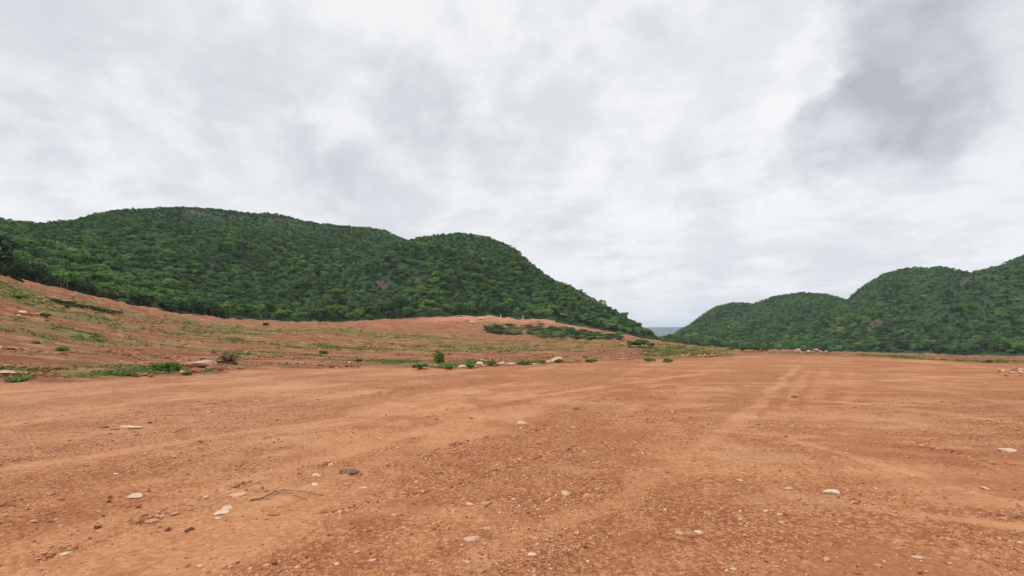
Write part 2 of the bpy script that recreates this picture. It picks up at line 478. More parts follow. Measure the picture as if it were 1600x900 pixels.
    col = g.mix(g.maprange(pn, 0.46, 0.39, 0, 0.5, True), col, (0.27, 0.09, 0.036))
    mp4 = g.n('ShaderNodeMapping'); mp4.inputs['Scale'].default_value = (0.22, 1.0, 1.0); g.put(mp4.inputs[0], pos)
    ph_, _ = g.noise(mp4.outputs[0], 1.1, 6, 0.6)
    rt = g.maprange(sp.outputs[0], 1.5, 5.0, 0, 1, True)
    col = g.mix(g.math('MULTIPLY', rt, g.maprange(ph_, 0.53, 0.62, 0, 0.45, True)), col, (0.50, 0.25, 0.12))
    col = g.mix(g.math('MULTIPLY', rt, g.maprange(ph_, 0.47, 0.40, 0, 0.35, True)), col, (0.25, 0.095, 0.045))
    col = g.mix(at['rough'], col, rcol)
    g.put(p.inputs['Base Color'], col)
    # bump: grit + clods
    h = g.math('ADD', g.math('MULTIPLY', vfin, g.math('ADD', g.math('MULTIPLY', at['gravel'], 0.016), 0.006)), g.math('MULTIPLY', fin, g.math('ADD', g.math('MULTIPLY', at['rough'], 0.09), 0.018)))
    h = g.math('ADD', h, g.math('MULTIPLY', hs, g.math('MULTIPLY', at['rough'], 0.35)))
    bp = g.n('ShaderNodeBump'); bp.inputs['Strength'].default_value = 0.9; bp.inputs['Distance'].default_value = 1.0
    g.put(bp.inputs['Height'], h)
    g.put(p.inputs['Normal'], bp.outputs[0])
    return m


def foliage_material(name, stops, leafvar=0.35, rough=0.7):
    m, g, p = new_mat(name, rough, 0.25)
    oi = g.n('ShaderNodeObjectInfo')
    geo = g.n('ShaderNodeNewGeometry')
    lowf, _ = g.noise(oi.outputs['Location'], 0.035, 3, 0.5)
    f = g.math('ADD', g.math('MULTIPLY', oi.outputs['Random'], 0.62), g.math('MULTIPLY', g.maprange(lowf, 0.35, 0.65), 0.38))
    col = g.ramp(f, stops)
    isl = geo.outputs['Random Per Island']
    col = g.mix(g.math('MULTIPLY', isl, leafvar), col, g.mix(0.5, col, (0.16, 0.2, 0.06)))
    g.put(p.inputs['Base Color'], col)
    tr = g.n('ShaderNodeBsdfTranslucent'); g.put(tr.inputs[0], col)
    ms = g.n('ShaderNodeMixShader'); ms.inputs[0].default_value = 0.18
    out = g.nt.nodes['Material Output']
    g.nt.links.new(p.outputs[0], ms.inputs[1]); g.nt.links.new(tr.outputs[0], ms.inputs[2]); g.nt.links.new(ms.outputs[0], out.inputs[0])
    return m


M_GROUND = ground_material()
M_TREE = foliage_material('tree_foliage', [(0.0, (0.034, 0.080, 0.020)), (0.35, (0.056, 0.130, 0.028)), (0.6, (0.112, 0.23, 0.046)),
                                           (0.86, (0.18, 0.305, 0.068)), (1.0, (0.27, 0.34, 0.14))])
M_PALE_TREE = foliage_material('pale_foliage', [(0.0, (0.09, 0.16, 0.065)), (1.0, (0.14, 0.21, 0.09))])
M_DARK_TREE = foliage_material('dark_foliage', [(0.0, (0.018, 0.046, 0.020)), (1.0, (0.03, 0.072, 0.028))])
M_BUSH = foliage_material('bush_foliage', [(0.0, (0.05, 0.135, 0.022)), (1.0, (0.085, 0.20, 0.035))], 0.6)
M_WEED = foliage_material('weed_foliage', [(0.0, (0.115, 0.17, 0.035)), (1.0, (0.115, 0.17, 0.035))], 0.9)


def flat_mat(name, c0, c1, scale=6.0, bump=0.01, rough=0.9):
    m, g, p = new_mat(name, rough, 0.2)
    pos = g.n('ShaderNodeTexCoord').outputs['Object']
    oi = g.n('ShaderNodeObjectInfo')
    pv = g.vm('ADD', pos, g.vm('SCALE', (1.0, 1.0, 1.0), oi.outputs['Random']))
    f, _ = g.noise(pv, scale, 6, 0.65)
    ff = g.math('ADD', g.maprange(f, 0.3, 0.7), g.math('MULTIPLY', g.math('SUBTRACT', oi.outputs['Random'], 0.5), 0.5), clamp=True)
    g.put(p.inputs['Base Color'], g.mix(ff, c0, c1))
    bp = g.n('ShaderNodeBump'); bp.inputs['Distance'].default_value = bump; bp.inputs['Strength'].default_value = 0.8
    g.put(bp.inputs['Height'], f); g.put(p.inputs['Normal'], bp.outputs[0])
    return m


M_BARK = flat_mat('grey_bark', (0.12, 0.09, 0.07), (0.28, 0.24, 0.20), 3.0)
M_STONE_PALE = flat_mat('pale_stone', (0.40, 0.22, 0.125), (0.68, 0.54, 0.41), 9.0, 0.004)
M_STONE_TAN = flat_mat('tan_stone', (0.36, 0.16, 0.08), (0.50, 0.30, 0.18), 9.0, 0.004)
M_STONE_RED = flat_mat('red_stone', (0.22, 0.075, 0.04), (0.38, 0.17, 0.09), 14.0, 0.004)
M_STONE_DARK = flat_mat('dark_stone', (0.10, 0.042, 0.03), (0.20, 0.085, 0.05), 10.0, 0.004)
M_ROCK_PINK = flat_mat('pink_rock', (0.36, 0.17, 0.11), (0.58, 0.40, 0.31), 4.0, 0.03)
M_WOOD = flat_mat('dry_wood', (0.22, 0.10, 0.055), (0.42, 0.25, 0.15), 8.0, 0.003)
M_WOOD_DARK = flat_mat('dark_root_wood', (0.035, 0.022, 0.018), (0.12, 0.07, 0.045), 8.0, 0.01)
M_STRAW = flat_mat('straw', (0.50, 0.38, 0.16), (0.66, 0.52, 0.26), 30.0, 0.001)
M_ASH = flat_mat('dark_scrap', (0.09, 0.055, 0.04), (0.25, 0.16, 0.12), 30.0, 0.004)
M_POST = flat_mat('white_paint', (0.6, 0.58, 0.54), (0.75, 0.73, 0.7), 3.0, 0.002)


def gravel_material():
    m, g, p = new_mat('gravel_mix', 0.9, 0.2)
    r = g.n('ShaderNodeNewGeometry').outputs['Random Per Island']
    col = g.ramp(r, [(0.0, (0.20, 0.07, 0.03)), (0.3, (0.34, 0.125, 0.055)), (0.6, (0.44, 0.19, 0.09)), (0.84, (0.50, 0.27, 0.15)), (0.95, (0.52, 0.34, 0.21)), (1.0, (0.58, 0.45, 0.33))])
    g.put(p.inputs['Base Color'], col)
    return m


M_GRAVEL = gravel_material()


def hill_material():
    m, g, p = new_mat('hill_soil')
    pos = g.n('ShaderNodeNewGeometry').outputs['Position']
    rk = g.attr('rock').outputs['Fac']
    n, _ = g.noise(pos, 0.25, 6, 0.65)
    soil = g.mix(g.maprange(n, 0.3, 0.7), (0.022, 0.055, 0.02), (0.05, 0.085, 0.03))
    rock = g.mix(g.maprange(n, 0.35, 0.65), (0.05, 0.042, 0.032), (0.14, 0.098, 0.08))
    g.put(p.inputs['Base Color'], g.mix(rk, soil, rock))
    bp = g.n('ShaderNodeBump'); bp.inputs['Distance'].default_value = 1.2
    g.put(bp.inputs['Height'], n); g.put(p.inputs['Normal'], bp.outputs[0])
    return m


M_HILL = hill_material()

# ================================================================== ground sheet
az_d = np.radians(np.linspace(-50, 50, 860))
az_o = np.radians(np.linspace(50, 310, 90)[1:-1])
AZ = np.concatenate([az_d, az_o])
R = np.concatenate([[0.4, 0.9, 1.5, 2.0], 1 / np.linspace(1 / 2.5, 1 / 34, 520), np.geomspace(34, 420, 330)[1:], np.geomspace(420, 9000, 40)[1:]])
gx = R[:, None] * np.sin(AZ)[None, :]; gy = R[:, None] * np.cos(AZ)[None, :]
azz = np.where(AZ > math.pi, AZ - 2 * math.pi, AZ)
zz_ = ground_z(gx, gy)
mk = masks(gx, gy)
nR, nC = gx.shape
V = np.stack([gx, gy, zz_], -1).reshape(-1, 3)
V = np.vstack([V, [[0, 0, 0]]])
faces = grid_faces(nR, nC, True)
# close the hole under the camera with thin quads
cen = len(V) - 1
jj = np.arange(0, nC, 2)
fan = np.stack([np.full_like(jj, cen), (jj + 2) % nC if nC % 2 == 0 else np.minimum(jj + 2, nC - 1), (jj + 1) % nC, jj], -1)
faces = np.concatenate([faces, fan.reshape(-1)])
A = {k: np.append(v.ravel(), 0.3) for k, v in zip(('rough', 'gravel', 'pale', 'grass', 'bank', 'bare', 'scar'), mk)}
A['lines'] = np.append(line_mask(gx, gy).ravel(), 0)
ground = mesh_obj('ground', V, faces, 4, M_GROUND, True, A)
ground['kind'] = 'structure'


def flip_if_needed(o):
    me = o.data
    nz = np.empty(len(me.polygons) * 3, np.float32); me.polygons.foreach_get('normal', nz)
    if nz[2::3].mean() < 0: me.flip_normals()


flip_if_needed(ground)


def G(px, py, dmin=1.5):
    """ground point seen at photograph pixel (px, py)"""
    az, e = pix_ae(px, py)
    d = np.geomspace(dmin, 600, 9000)
    x, y = d * math.sin(az), d * math.cos(az)
    below = (CAM_Z + e * d) < ground_z(x, y)
    i = int(np.argmax(below)) if below.any() else len(d) - 1
    return Vector((x[i], y[i], float(ground_z(x[i], y[i]))))


def GA(azdeg, d):
    a = math.radians(azdeg); x, y = d * math.sin(a), d * math.cos(a)
    return Vector((x, y, float(ground_z(x, y))))


# ================================================================== hills
def hill_h(T, az, d, drop=0.45):
    """height of one dome: T = crest table; rises from the forest foot to its crest, then falls away"""
    ec, dc = ti(T, az)
    e4, d4 = ti(T_BASE, az)
    d4 = d4 - 2
    t = (d - d4) / np.maximum(dc - d4, 5)
    tt = np.clip(t, 0, 1)
    E = 1 - (1 - tt) ** 1.55
    e = e4 + (ec - e4) * E
    e = np.where(t < 0, e4 + t * 0.12, e)
    e = np.where(t > 1, ec - (t - 1) ** 2 * drop * np.maximum(ec - e4, 0.03) - (t - 1) * 0.02, e)
    z = CAM_Z + e * d
    outside = (az < T[0][0]) | (az > T[0][-1])
    return np.where(outside, -60.0, z), t


DROP = 5.0      # the trees stand this many pixels above the crest line of the soil
def crest(pts): return table([(p[0], p[1] + DROP, p[2]) for p in pts])
C_BACK = crest([(-700, 400, 300), (-300, 360, 330), (-100, 350, 350), (0, 344, 370), (60, 349, 385), (110, 342, 395), (150, 331, 400), (190, 324, 405), (250, 321, 410), (330, 323, 415), (420, 331, 420),
                (500, 345, 430), (560, 351, 430), (600, 357, 430), (640, 372, 430), (720, 410, 420), (800, 450, 400), (900, 500, 380), (960, 530, 360)])
C_FRONT = crest([(380, 520, 260), (450, 470, 275), (520, 425, 290), (580, 392, 305), (625, 374, 315), (660, 366, 325), (710, 360, 335), (765, 367, 340), (800, 384, 340), (850, 424, 335),
                 (900, 455, 330), (950, 483, 320), (985, 506, 310), (1005, 519, 305), (1020, 527, 300), (1040, 545, 300)])
C_R1 = crest([(1000, 560, 560), (1030, 536, 580), (1045, 524, 590), (1075, 505, 610), (1100, 486, 625), (1120, 474, 635), (1145, 468, 640), (1170, 470, 640), (1200, 480, 640), (1260, 520, 600), (1300, 560, 560)])
C_R2 = crest([(1100, 560, 520), (1140, 500, 550), (1180, 469, 580), (1210, 459, 590), (1255, 454, 600), (1290, 456, 600), (1320, 464, 595), (1380, 500, 560), (1440, 560, 520)])
C_R3 = crest([(1180, 570, 480), (1240, 520, 500), (1290, 482, 520), (1325, 463, 530), (1345, 445, 540), (1380, 422, 545), (1410, 416, 550), (1470, 413, 555), (1510, 420, 555), (1560, 440, 540), (1640, 480, 520), (1760, 570, 480)])
C_R4 = crest([(1340, 570, 430), (1420, 480, 450), (1480, 440, 470), (1520, 421, 485), (1560, 412, 495), (1580, 404, 500), (1600, 396, 505), (1680, 370, 520), (1800, 350, 540), (2000, 360, 560), (2400, 430, 560)])


def hills(tabs, az, d):
    zs, ts = zip(*[hill_h(T, az, d) for T in tabs])
    z = np.max(zs, 0)
    t = np.choose(np.argmax(zs, 0), ts)
    x, y = d * np.sin(az), d * np.cos(az)
    rel = sstep(0.0, 0.25, t) * sstep(1.0, 0.8, t)
    z = z + rel * (fbm(x, y, 55, 4, 91) * 4.2 + fbm(x, y, 16, 3, 95) * 1.3)
    z = z + sstep(0.6, 1.0, t) * fbm(x, y, 18, 3, 97) * 1.0
    return z, t


def make_hill(name, tabs, a0, a1, r0, r1, na, nr):
    az = np.radians(np.linspace(a0, a1, na)); r = np.linspace(r0, r1, nr)
    AA, RR = np.meshgrid(az, r)
    z, t = hills(tabs, AA, RR)
    z = np.maximum(z, -45)
    x, y = RR * np.sin(AA), RR * np.cos(AA)
    rock = rock_mask(x, y, t)
    o = mesh_obj(name, np.stack([x, y, z], -1).reshape(-1, 3), grid_faces(nr, na), 4, M_HILL, True, {'rock': rock.ravel()})
    o['kind'] = 'structure'
    flip_if_needed(o)
    return o


ROCKS = []   # (x, y, radius_x, radius_y) of bare rock on the hillsides


def hill_point(tabs, px, py):
    az, e = pix_ae(px, py)
    d = np.linspace(110, 750, 3000)
    z, t = hills(tabs, np.full_like(d, az), d)
    ok = (CAM_Z + e * d) < z
    i = int(np.argmax(ok)) if ok.any() else None
    return None if i is None else (d[i] * math.sin(az), d[i] * math.cos(az), z[i])


def rock_mask(x, y, t):
    m = 0 * x
    for rx, ry, a, b_ in ROCKS:
        q = np.hypot((x - rx) / a, (y - ry) / b_) + 0.45 * fbm(x, y, 6, 4, 71)
        m = np.maximum(m, sstep(1.0, 0.6, q))
    return m


LEFT, RIGHT = [C_BACK, C_FRONT], [C_R1, C_R2, C_R3, C_R4]
for tabs, px, py, a, b_ in [(LEFT, 318, 334, 9, 6), (LEFT, 300, 332, 5, 4), (LEFT, 445, 347, 9, 5), (LEFT, 425, 345, 5, 4), (LEFT, 255, 336, 4, 4), (LEFT, 592, 443, 5, 4), (LEFT, 655, 436, 3, 3), (LEFT, 370, 340, 7, 3),
                            (RIGHT, 1300, 514, 9, 6), (RIGHT, 1278, 500, 5, 5), (RIGHT, 1510, 440, 12, 6),
                            (RIGHT, 1556, 430, 7, 4), (RIGHT, 1370, 505, 11, 6), (RIGHT, 1135, 470, 8, 6), (RIGHT, 1375, 440, 9, 8), (RIGHT, 1520, 422, 8, 5)]:
    q = hill_point(tabs, px, py)
    if q: ROCKS.append((q[0], q[1], a * 0.8, b_ * 0.8))
make_hill('hill', LEFT, -64, 16, 112, 560, 460, 300)
make_hill('hill', RIGHT, 12, 62, 300, 760, 300, 260)

# far blue plateau seen through the gap
a = np.radians(np.linspace(4, 30, 240)); r = np.linspace(4600, 7400, 60)
AA, RR = np.meshgrid(a, r)
eR = pix_ae(1040, 511.5)[1]
top = CAM_Z + eR * 6200
tR = sstep(4700, 6100, RR)
zR = -60 + (top + 60) * tR + fbm(RR * np.sin(AA), RR * np.cos(AA), 500, 4, 99) * 10 * tR * (1 - tR) * 4
zR += sstep(6000, 6300, RR) * fbm(RR * np.sin(AA), RR * np.cos(AA), 900, 2, 98) * 2.0
m, g, p = new_mat('far_woodland')
g.put(p.inputs['Base Color'], g.mix(g.maprange(g.noise(g.n('ShaderNodeNewGeometry').outputs['Position'], 0.006, 6, 0.6)[0], 0.3, 0.7), (0.03, 0.055, 0.03), (0.07, 0.10, 0.045)))
o = mesh_obj('distant_plateau', np.stack([RR * np.sin(AA), RR * np.cos(AA), zR], -1).reshape(-1, 3), grid_faces(60, 240), 4, m, True)
o['kind'] = 'structure'
flip_if_needed(o)


# ================================================================== trees
def leaf_cloud(pts, nrm, size, rng, jit=0.6):
    """one bent leaf clump (two triangles) per point, facing roughly nrm; returns verts, flat quads"""
    n = len(pts)
    nn = nrm + rng.normal(0, jit, (n, 3)); nn /= np.linalg.norm(nn, axis=1)[:, None]
    t = np.cross(nn, rng.normal(0, 1, (n, 3))); t /= np.linalg.norm(t, axis=1)[:, None] + 1e-9
    s = np.cross(nn, t)
    sz = (size * rng.uniform(0.6, 1.3, n))[:, None]
    v = np.stack([pts - t * sz, pts - s * sz * 0.55 + nn * sz * 0.15, pts + t * sz, pts + s * sz * 0.55 + nn * sz * 0.15], 1)
    return v.reshape(-1, 3), np.arange(n * 4)


def crown_points(rng, n, R_, z0, z1, lobes, flat=0.75, inner=0.15):
    cs = []
    for k in range(lobes):
        a = rng.uniform(0, 2 * math.pi); q = R_ * 0.62 * math.sqrt(rng.uniform(0.05, 1)) if k else 0
        cs.append((q * math.cos(a), q * math.sin(a), z0 + (z1 - z0) * (rng.uniform(0.25, 0.75) if k else 0.65), R_ * rng.uniform(0.32, 0.55)))
    cs = np.array(cs)
    k = rng.integers(0, lobes, n)
    u = rng.normal(0, 1, (n, 3)); u /= np.linalg.norm(u, axis=1)[:, None]
    u[:, 2] = np.where(u[:, 2] < -0.35, -u[:, 2], u[:, 2])
    rad = cs[k, 3] * np.where(rng.uniform(0, 1, n) < inner, rng.uniform(0.3, 0.9, n), rng.uniform(0.85, 1.08, n))
    p = cs[k, :3] + u * rad[:, None] * np.array([1, 1, flat])
    # drop the points buried in other lobes
    keep = np.ones(n, bool)
    for q in range(lobes):
        dd = (p - cs[q, :3]) / np.array([1, 1, flat])
        keep &= (np.linalg.norm(dd, axis=1) > cs[q, 3] * 0.72) | (k == q)
    return p[keep], u[keep], cs


def trunk_mesh(rng, h, r, branches, lean=0.2):
    bm = bmesh.new()
    def limb(p0, p1, r0, r1, seg=4, sides=6):
        pts = [p0.lerp(p1, i / seg) + Vector((rng.normal(0, 1), rng.normal(0, 1), 0)) * (r0 * 0.6 if 0 < i < seg else 0) for i in range(seg + 1)]
        ax = (p1 - p0).normalized(); sx = ax.orthogonal().normalized(); sy = ax.cross(sx)
        prev = None
        for i, q in enumerate(pts):
            rr = r0 + (r1 - r0) * i / seg
            ring = [bm.verts.new(q + (sx * math.cos(2 * math.pi * j / sides) + sy * math.sin(2 * math.pi * j / sides)) * rr) for j in range(sides)]
            if prev:
                for j in range(sides):
                    bm.faces.new((prev[j], prev[(j + 1) % sides], ring[(j + 1) % sides], ring[j]))
            prev = ring
        bm.faces.new(prev)
    top = Vector((rng.normal(0, lean), rng.normal(0, lean), h))
    limb(Vector((0, 0, -0.6)), top, r, r * 0.55)
    for c in branches:
        limb(top.lerp(Vector((0, 0, 0)), rng.uniform(0, 0.3)), Vector(c), r * 0.45, r * 0.12)
    me = bpy.data.meshes.new('trunk'); bm.to_mesh(me); bm.free()
    return me


def add_data(name, me, mat, parent=None):
    if mat and not me.materials: me.materials.append(mat)
    o = bpy.data.objects.new(name, me); COL.objects.link(o)
    if parent: o.parent = parent
    return o


def make_tree(seed, R_, z0, z1, lobes, n, leaf, mat, trunk_r=0.14, flat=0.75):
    rng = np.random.default_rng(seed)
    root = bpy.data.objects.new('tree', None); COL.objects.link(root)
    p, u, cs = crown_points(rng, n, R_, z0, z1, lobes, flat)
    v, f = leaf_cloud(p, u * 0.9 + np.array([0, 0, 0.35]), leaf, rng)
    crown = mesh_obj('crown', v, f, 4, mat, False, None, root)
    add_data('trunk', trunk_mesh(rng, z0 + (z1 - z0) * 0.3, trunk_r, [tuple(c[:3]) for c in cs[:5]]), M_BARK, root)
    return root, crown


def tag(o, label=None, cat=None, group=None, kind=None):
    if label: o['label'] = label
    if cat: o['category'] = cat
    if group: o['group'] = group
    if kind: o['kind'] = kind
    return o


def copy_tree(o, loc, rz=0.0, s=1.0, parent=None):
    c = o.copy(); COL.objects.link(c)
    if parent: c.parent = parent
    else:
        c.location = loc; c.rotation_euler = (0, 0, rz); c.scale = (s, s, s) if not isinstance(s, tuple) else s
    for ch in o.children: copy_tree(ch, None, parent=c)
    return c


PROTO = []
for k, (R_, z0, z1, lb, n, leaf, fl) in enumerate([(2.7, 0.2, 4.4, 9, 820, 0.32, 0.7), (2.3, 0.0, 4.0, 8, 680, 0.30, 0.8), (3.1, 0.4, 4.7, 10, 980, 0.34, 0.6),
                                                   (2.0, 0.0, 3.3, 7, 540, 0.28, 0.85), (2.6, 0.3, 5.4, 9, 820, 0.32, 0.85), (1.7, 0.0, 2.3, 6, 400, 0.25, 0.8)]):
    PROTO.append(make_tree(100 + k, R_, z0, z1, lb, n, leaf, M_TREE, 0.15, fl))
DARKP = [make_tree(140 + k, R_, z0, z1, lb, n, 0.30, M_DARK_TREE, 0.16, 0.85) for k, (R_, z0, z1, lb, n) in enumerate([(2.6, 0.5, 4.4, 7, 760), (2.1, 0.3, 3.4, 6, 560)])]
PALEP = [make_tree(150 + k, 1.5, 2.6, z1, 6, 380, 0.26, M_PALE_TREE, 0.10, 1.25) for k, z1 in enumerate((7.0, 6.2))]


def place_on_hill(px, py_off, extra_d):
    """a point near the foot of the wood in column px, extra_d metres up the slope"""
    az = pix_ae(px, 500)[0]
    d = float(ti(T_BASE, az)[1]) + extra_d
    tabs = LEFT if px < 1030 else RIGHT
    z, t = hills(tabs, np.array([az]), np.array([d]))
    x, y = d * math.sin(az), d * math.cos(az)
    zz = max(float(z[0]), float(ground_z(x, y)))
    return Vector((x, y, zz))


SEGS = [(-60, 60, 'leafy green tree at the forest edge behind the top of the left dirt slope', 'trees at the forest edge above the left dirt slope', 1.0),
        (60, 200, 'rounded green tree at the forest edge just beyond the descending left dirt slope', 'forest edge trees beyond the descending slope', 0.95),
        (200, 350, 'rounded green tree at the forest edge behind the strip of red clearing', 'forest edge trees behind the red clearing', 1.05),
        (350, 540, 'rounded green tree at the foot of the left hill behind the far grassy ground', 'forest edge trees behind the far grass', 1.05),
        (540, 780, 'rounded green tree on the rim above the bare red cut bank', 'trees on the rim of the red bank', 1.0),
        (780, 1020, 'green tree where the left hill slopes down to the gap', 'trees at the end of the left hill', 0.95)]
first_used = set()


def use_tree(plist, i, loc, rz, s, label, group, name='tree'):
    root = plist[i][0]
    if root.name not in first_used:
        first_used.add(root.name)
        root.location = loc; root.rotation_euler = (0, 0, rz); root.scale = (s, s, s) if not isinstance(s, tuple) else s
        o = root
    else:
        o = copy_tree(root, loc, rz, s)
    tag(o, label, 'tree', group)
    return o


for x0, x1, lab, grp, sc in SEGS:
    n = int((x1 - x0) / 5.2)
    for k in range(n):
        px = x0 + (x1 - x0) * (k + random.uniform(0.1, 0.9)) / n
        loc = place_on_hill(px, 0, random.uniform(-2.5, 6))
        kind = random.random()
        if kind < 0.22: use_tree(DARKP, random.randrange(2), loc, random.uniform(0, 6.28), sc * random.uniform(0.7, 1.1), lab.replace('green', 'dark green'), 'dark ' + grp)
        else: use_tree(PROTO, random.randrange(5), loc, random.uniform(0, 6.28), sc * random.uniform(0.6, 1.2), lab, grp)
for px in (482, 497, 512, 548, 560, 574, 585, 598, 606, 618, 632, 645, 668, 690, 714, 740):
    loc = place_on_hill(px + random.uniform(-3, 3), 0, random.uniform(2, 9))
    use_tree(PALEP, random.randrange(2), loc, random.uniform(0, 6.28), random.uniform(0.85, 1.15), 'slender pale green tree with a light bare trunk among darker trees above the red bank', 'slender pale trees above the red bank')
for k in range(56):
    px = 1062 + (1640 - 1062) * (k + random.uniform(0, 1)) / 56
    loc = place_on_hill(px, 0, random.uniform(0, 8))
    pl = DARKP if random.random() < 0.3 else PROTO
    i = random.randrange(2) if pl is DARKP else random.randrange(5)
    dk = 'dark green' if pl is DARKP else 'green'
    use_tree(pl, i, loc, random.uniform(0, 6.28), random.uniform(0.95, 1.35), dk + ' tree at the foot of the right hill along the edge of the field', dk + ' trees at the foot of the right hill')
# the dark tree cut by the left edge of the picture, and the ones out of frame beside it
for px, dd, s, lab in ((-22, -36, 1.5, 'large very dark tree on top of the dirt slope at the far left edge'),):
    az = pix_ae(px, 430)[0]; d = 94.0
    x, y = d * math.sin(az), d * math.cos(az)
    use_tree(DARKP, 0, Vector((x, y, float(ground_z(x, y)) - 0.3)), 0.7, s, lab, None)
for px, s in ((14, 0.55), (26, 0.42)):
    az = pix_ae(px, 430)[0]; d = 96.0
    x, y = d * math.sin(az), d * math.cos(az)
    use_tree(DARKP, 1, Vector((x, y, float(ground_z(x, y)) - 0.2)), 2.0 + s, s, 'low dark bush-like tree beside the big dark tree at the left edge', 'low dark trees beside the big dark one')


for px in (1075, 1110, 1190, 1330):
    use_tree(PROTO, 5, place_on_hill(px, 0, -1.0), random.uniform(0, 6.28), 1.1, 'low round green tree standing out in front of the wood below the right hill', 'low trees before the right wood')


def gn_forest(name, pts, rots, scls, idxs, protos, label, cat):
    me = bpy.data.meshes.new(name)
    me.vertices.add(len(pts)); me.vertices.foreach_set('co', np.asarray(pts, np.float32).ravel())
    for k, v in (('rz', rots), ('scl', scls)):
        a_ = me.attributes.new(k, 'FLOAT', 'POINT'); a_.data.foreach_set('value', np.asarray(v, np.float32))
    a_ = me.attributes.new('idx', 'INT', 'POINT'); a_.data.foreach_set('value', np.asarray(idxs, np.int32))
    o = bpy.data.objects.new(name, me); COL.objects.link(o)
    ng = bpy.data.node_groups.new(name, 'GeometryNodeTree')
    ng.interface.new_socket('Geometry', in_out='INPUT', socket_type='NodeSocketGeometry')
    ng.interface.new_socket('Geometry', in_out='OUTPUT', socket_type='NodeSocketGeometry')
    N, L = ng.nodes, ng.links
    gi, go = N.new('NodeGroupInput'), N.new('NodeGroupOutput')
    jn = N.new('GeometryNodeJoinGeometry')
    for pr in protos:
        oi = N.new('GeometryNodeObjectInfo'); oi.inputs['Object'].default_value = pr; oi.inputs['As Instance'].default_value = True
        oi.transform_space = 'ORIGINAL'
        L.new(oi.outputs['Geometry'], jn.inputs[0])
    ip = N.new('GeometryNodeInstanceOnPoints'); ip.inputs['Pick Instance'].default_value = True
    L.new(gi.outputs[0], ip.inputs['Points']); L.new(jn.outputs[0], ip.inputs['Instance'])
    def na(nm, t):
        q = N.new('GeometryNodeInputNamedAttribute'); q.data_type = t; q.inputs[0].default_value = nm
        return [s for s in q.outputs if s.enabled and s.name == 'Attribute'][0]
    L.new(na('idx', 'INT'), ip.inputs['Instance Index'])
    cx = N.new('ShaderNodeCombineXYZ'); L.new(na('rz', 'FLOAT'), cx.inputs[2]); L.new(cx.outputs[0], ip.inputs['Rotation'])
    L.new(na('scl', 'FLOAT'), ip.inputs['Scale'])
    L.new(ip.outputs[0], go.inputs[0])
    md = o.modifiers.new('scatter', 'NODES'); md.node_group = ng
    tag(o, label, cat, None, 'stuff')
    return o


def forest(name, tabs, a0, a1, r0, r1, step, protos, label, tmax=1.12):
    xs, ys = [], []
    X0, X1 = r1 * math.sin(math.radians(a0)), r1 * math.sin(math.radians(a1))
    X, Y = np.meshgrid(np.arange(min(X0, 0), max(X1, 0), step), np.arange(0, r1, step))
    X = X + RNG.uniform(-0.48, 0.48, X.shape) * step; Y = Y + RNG.uniform(-0.48, 0.48, X.shape) * step
    az, d = np.arctan2(X, Y), np.hypot(X, Y)
    z, t = hills(tabs, az, d)
    base_d = ti(T_BASE, az)[1]
    rock = rock_mask(X, Y, t)
    # thinner scrub near the stony crest lines
    ok = (az > math.radians(a0)) & (az < math.radians(a1)) & (d > base_d + 3.5) & (t < tmax) & (z > ground_z(X, Y, False) - 0.5)
    ok &= RNG.uniform(0, 1, X.shape) > rock * 0.6
    ok &= RNG.uniform(0, 1, X.shape) > 0.10 * sstep(0.2, 0.8, fbm(X, Y, 20, 3, 81))
    X, Y, z, t, d = X[ok], Y[ok], z[ok], t[ok], d[ok]
    n = len(X)
    big = np.clip(0.5 + 0.5 * fbm(X, Y, 40, 3, 83), 0, 1)
    s = RNG.uniform(0.28, 0.76, n) * (0.82 + 0.35 * big) * (1 - 0.38 * sstep(0.3, 1.0, t))
    s *= np.where((RNG.uniform(0, 1, n) < 0.06) & (t < 0.7), 1.6, 1.0)
    idx = RNG.integers(0, len(protos), n)
    print(name, n, 'crowns')
    return gn_forest(name, np.stack([X, Y, z - 0.5], -1), RNG.uniform(0, 6.28, n), s, idx, protos, label, 'forest')


CROWNS = [c for _, c in PROTO] + [DARKP[0][1]]
forest('forest', LEFT, -56, 15.5, 125, 470, 2.0, CROWNS, 'dense green scrub forest covering the whole left hill')
forest('forest', RIGHT, 12.5, 52, 325, 680, 2.25, CROWNS, 'hazy green scrub forest covering the row of hills on the right')


# ================================================================== bushes, weeds
def make_bush(seed, R_, h, lobes, n, leaf, mat, name='bush', spiky=0.0):
    rng = np.random.default_rng(seed)
    root = bpy.data.objects.new(name, None); COL.objects.link(root)
    p, u, cs = crown_points(rng, n, R_, 0.15 * h, h * 0.95, lobes, h / (2.2 * R_) if h < 2 * R_ else 1.0, 0.3)
    p[:, 2] = np.maximum(p[:, 2], 0.01)
    if spiky: p[:, 2] += np.abs(rng.normal(0, spiky, len(p))) * (p[:, 2] / h)
    v, f = leaf_cloud(p, u * 0.6 + np.array([0, 0, 0.6]), leaf, rng, 0.8)
    mesh_obj('foliage', v, f, 4, mat, False, None, root)
    add_data('stem', trunk_mesh(rng, h * 0.3, R_ * 0.05 + 0.004, [tuple(c[:3] * np.array([0.9, 0.9, 0.8])) for c in cs[:5]], 0.02), M_BARK, root)
    return root


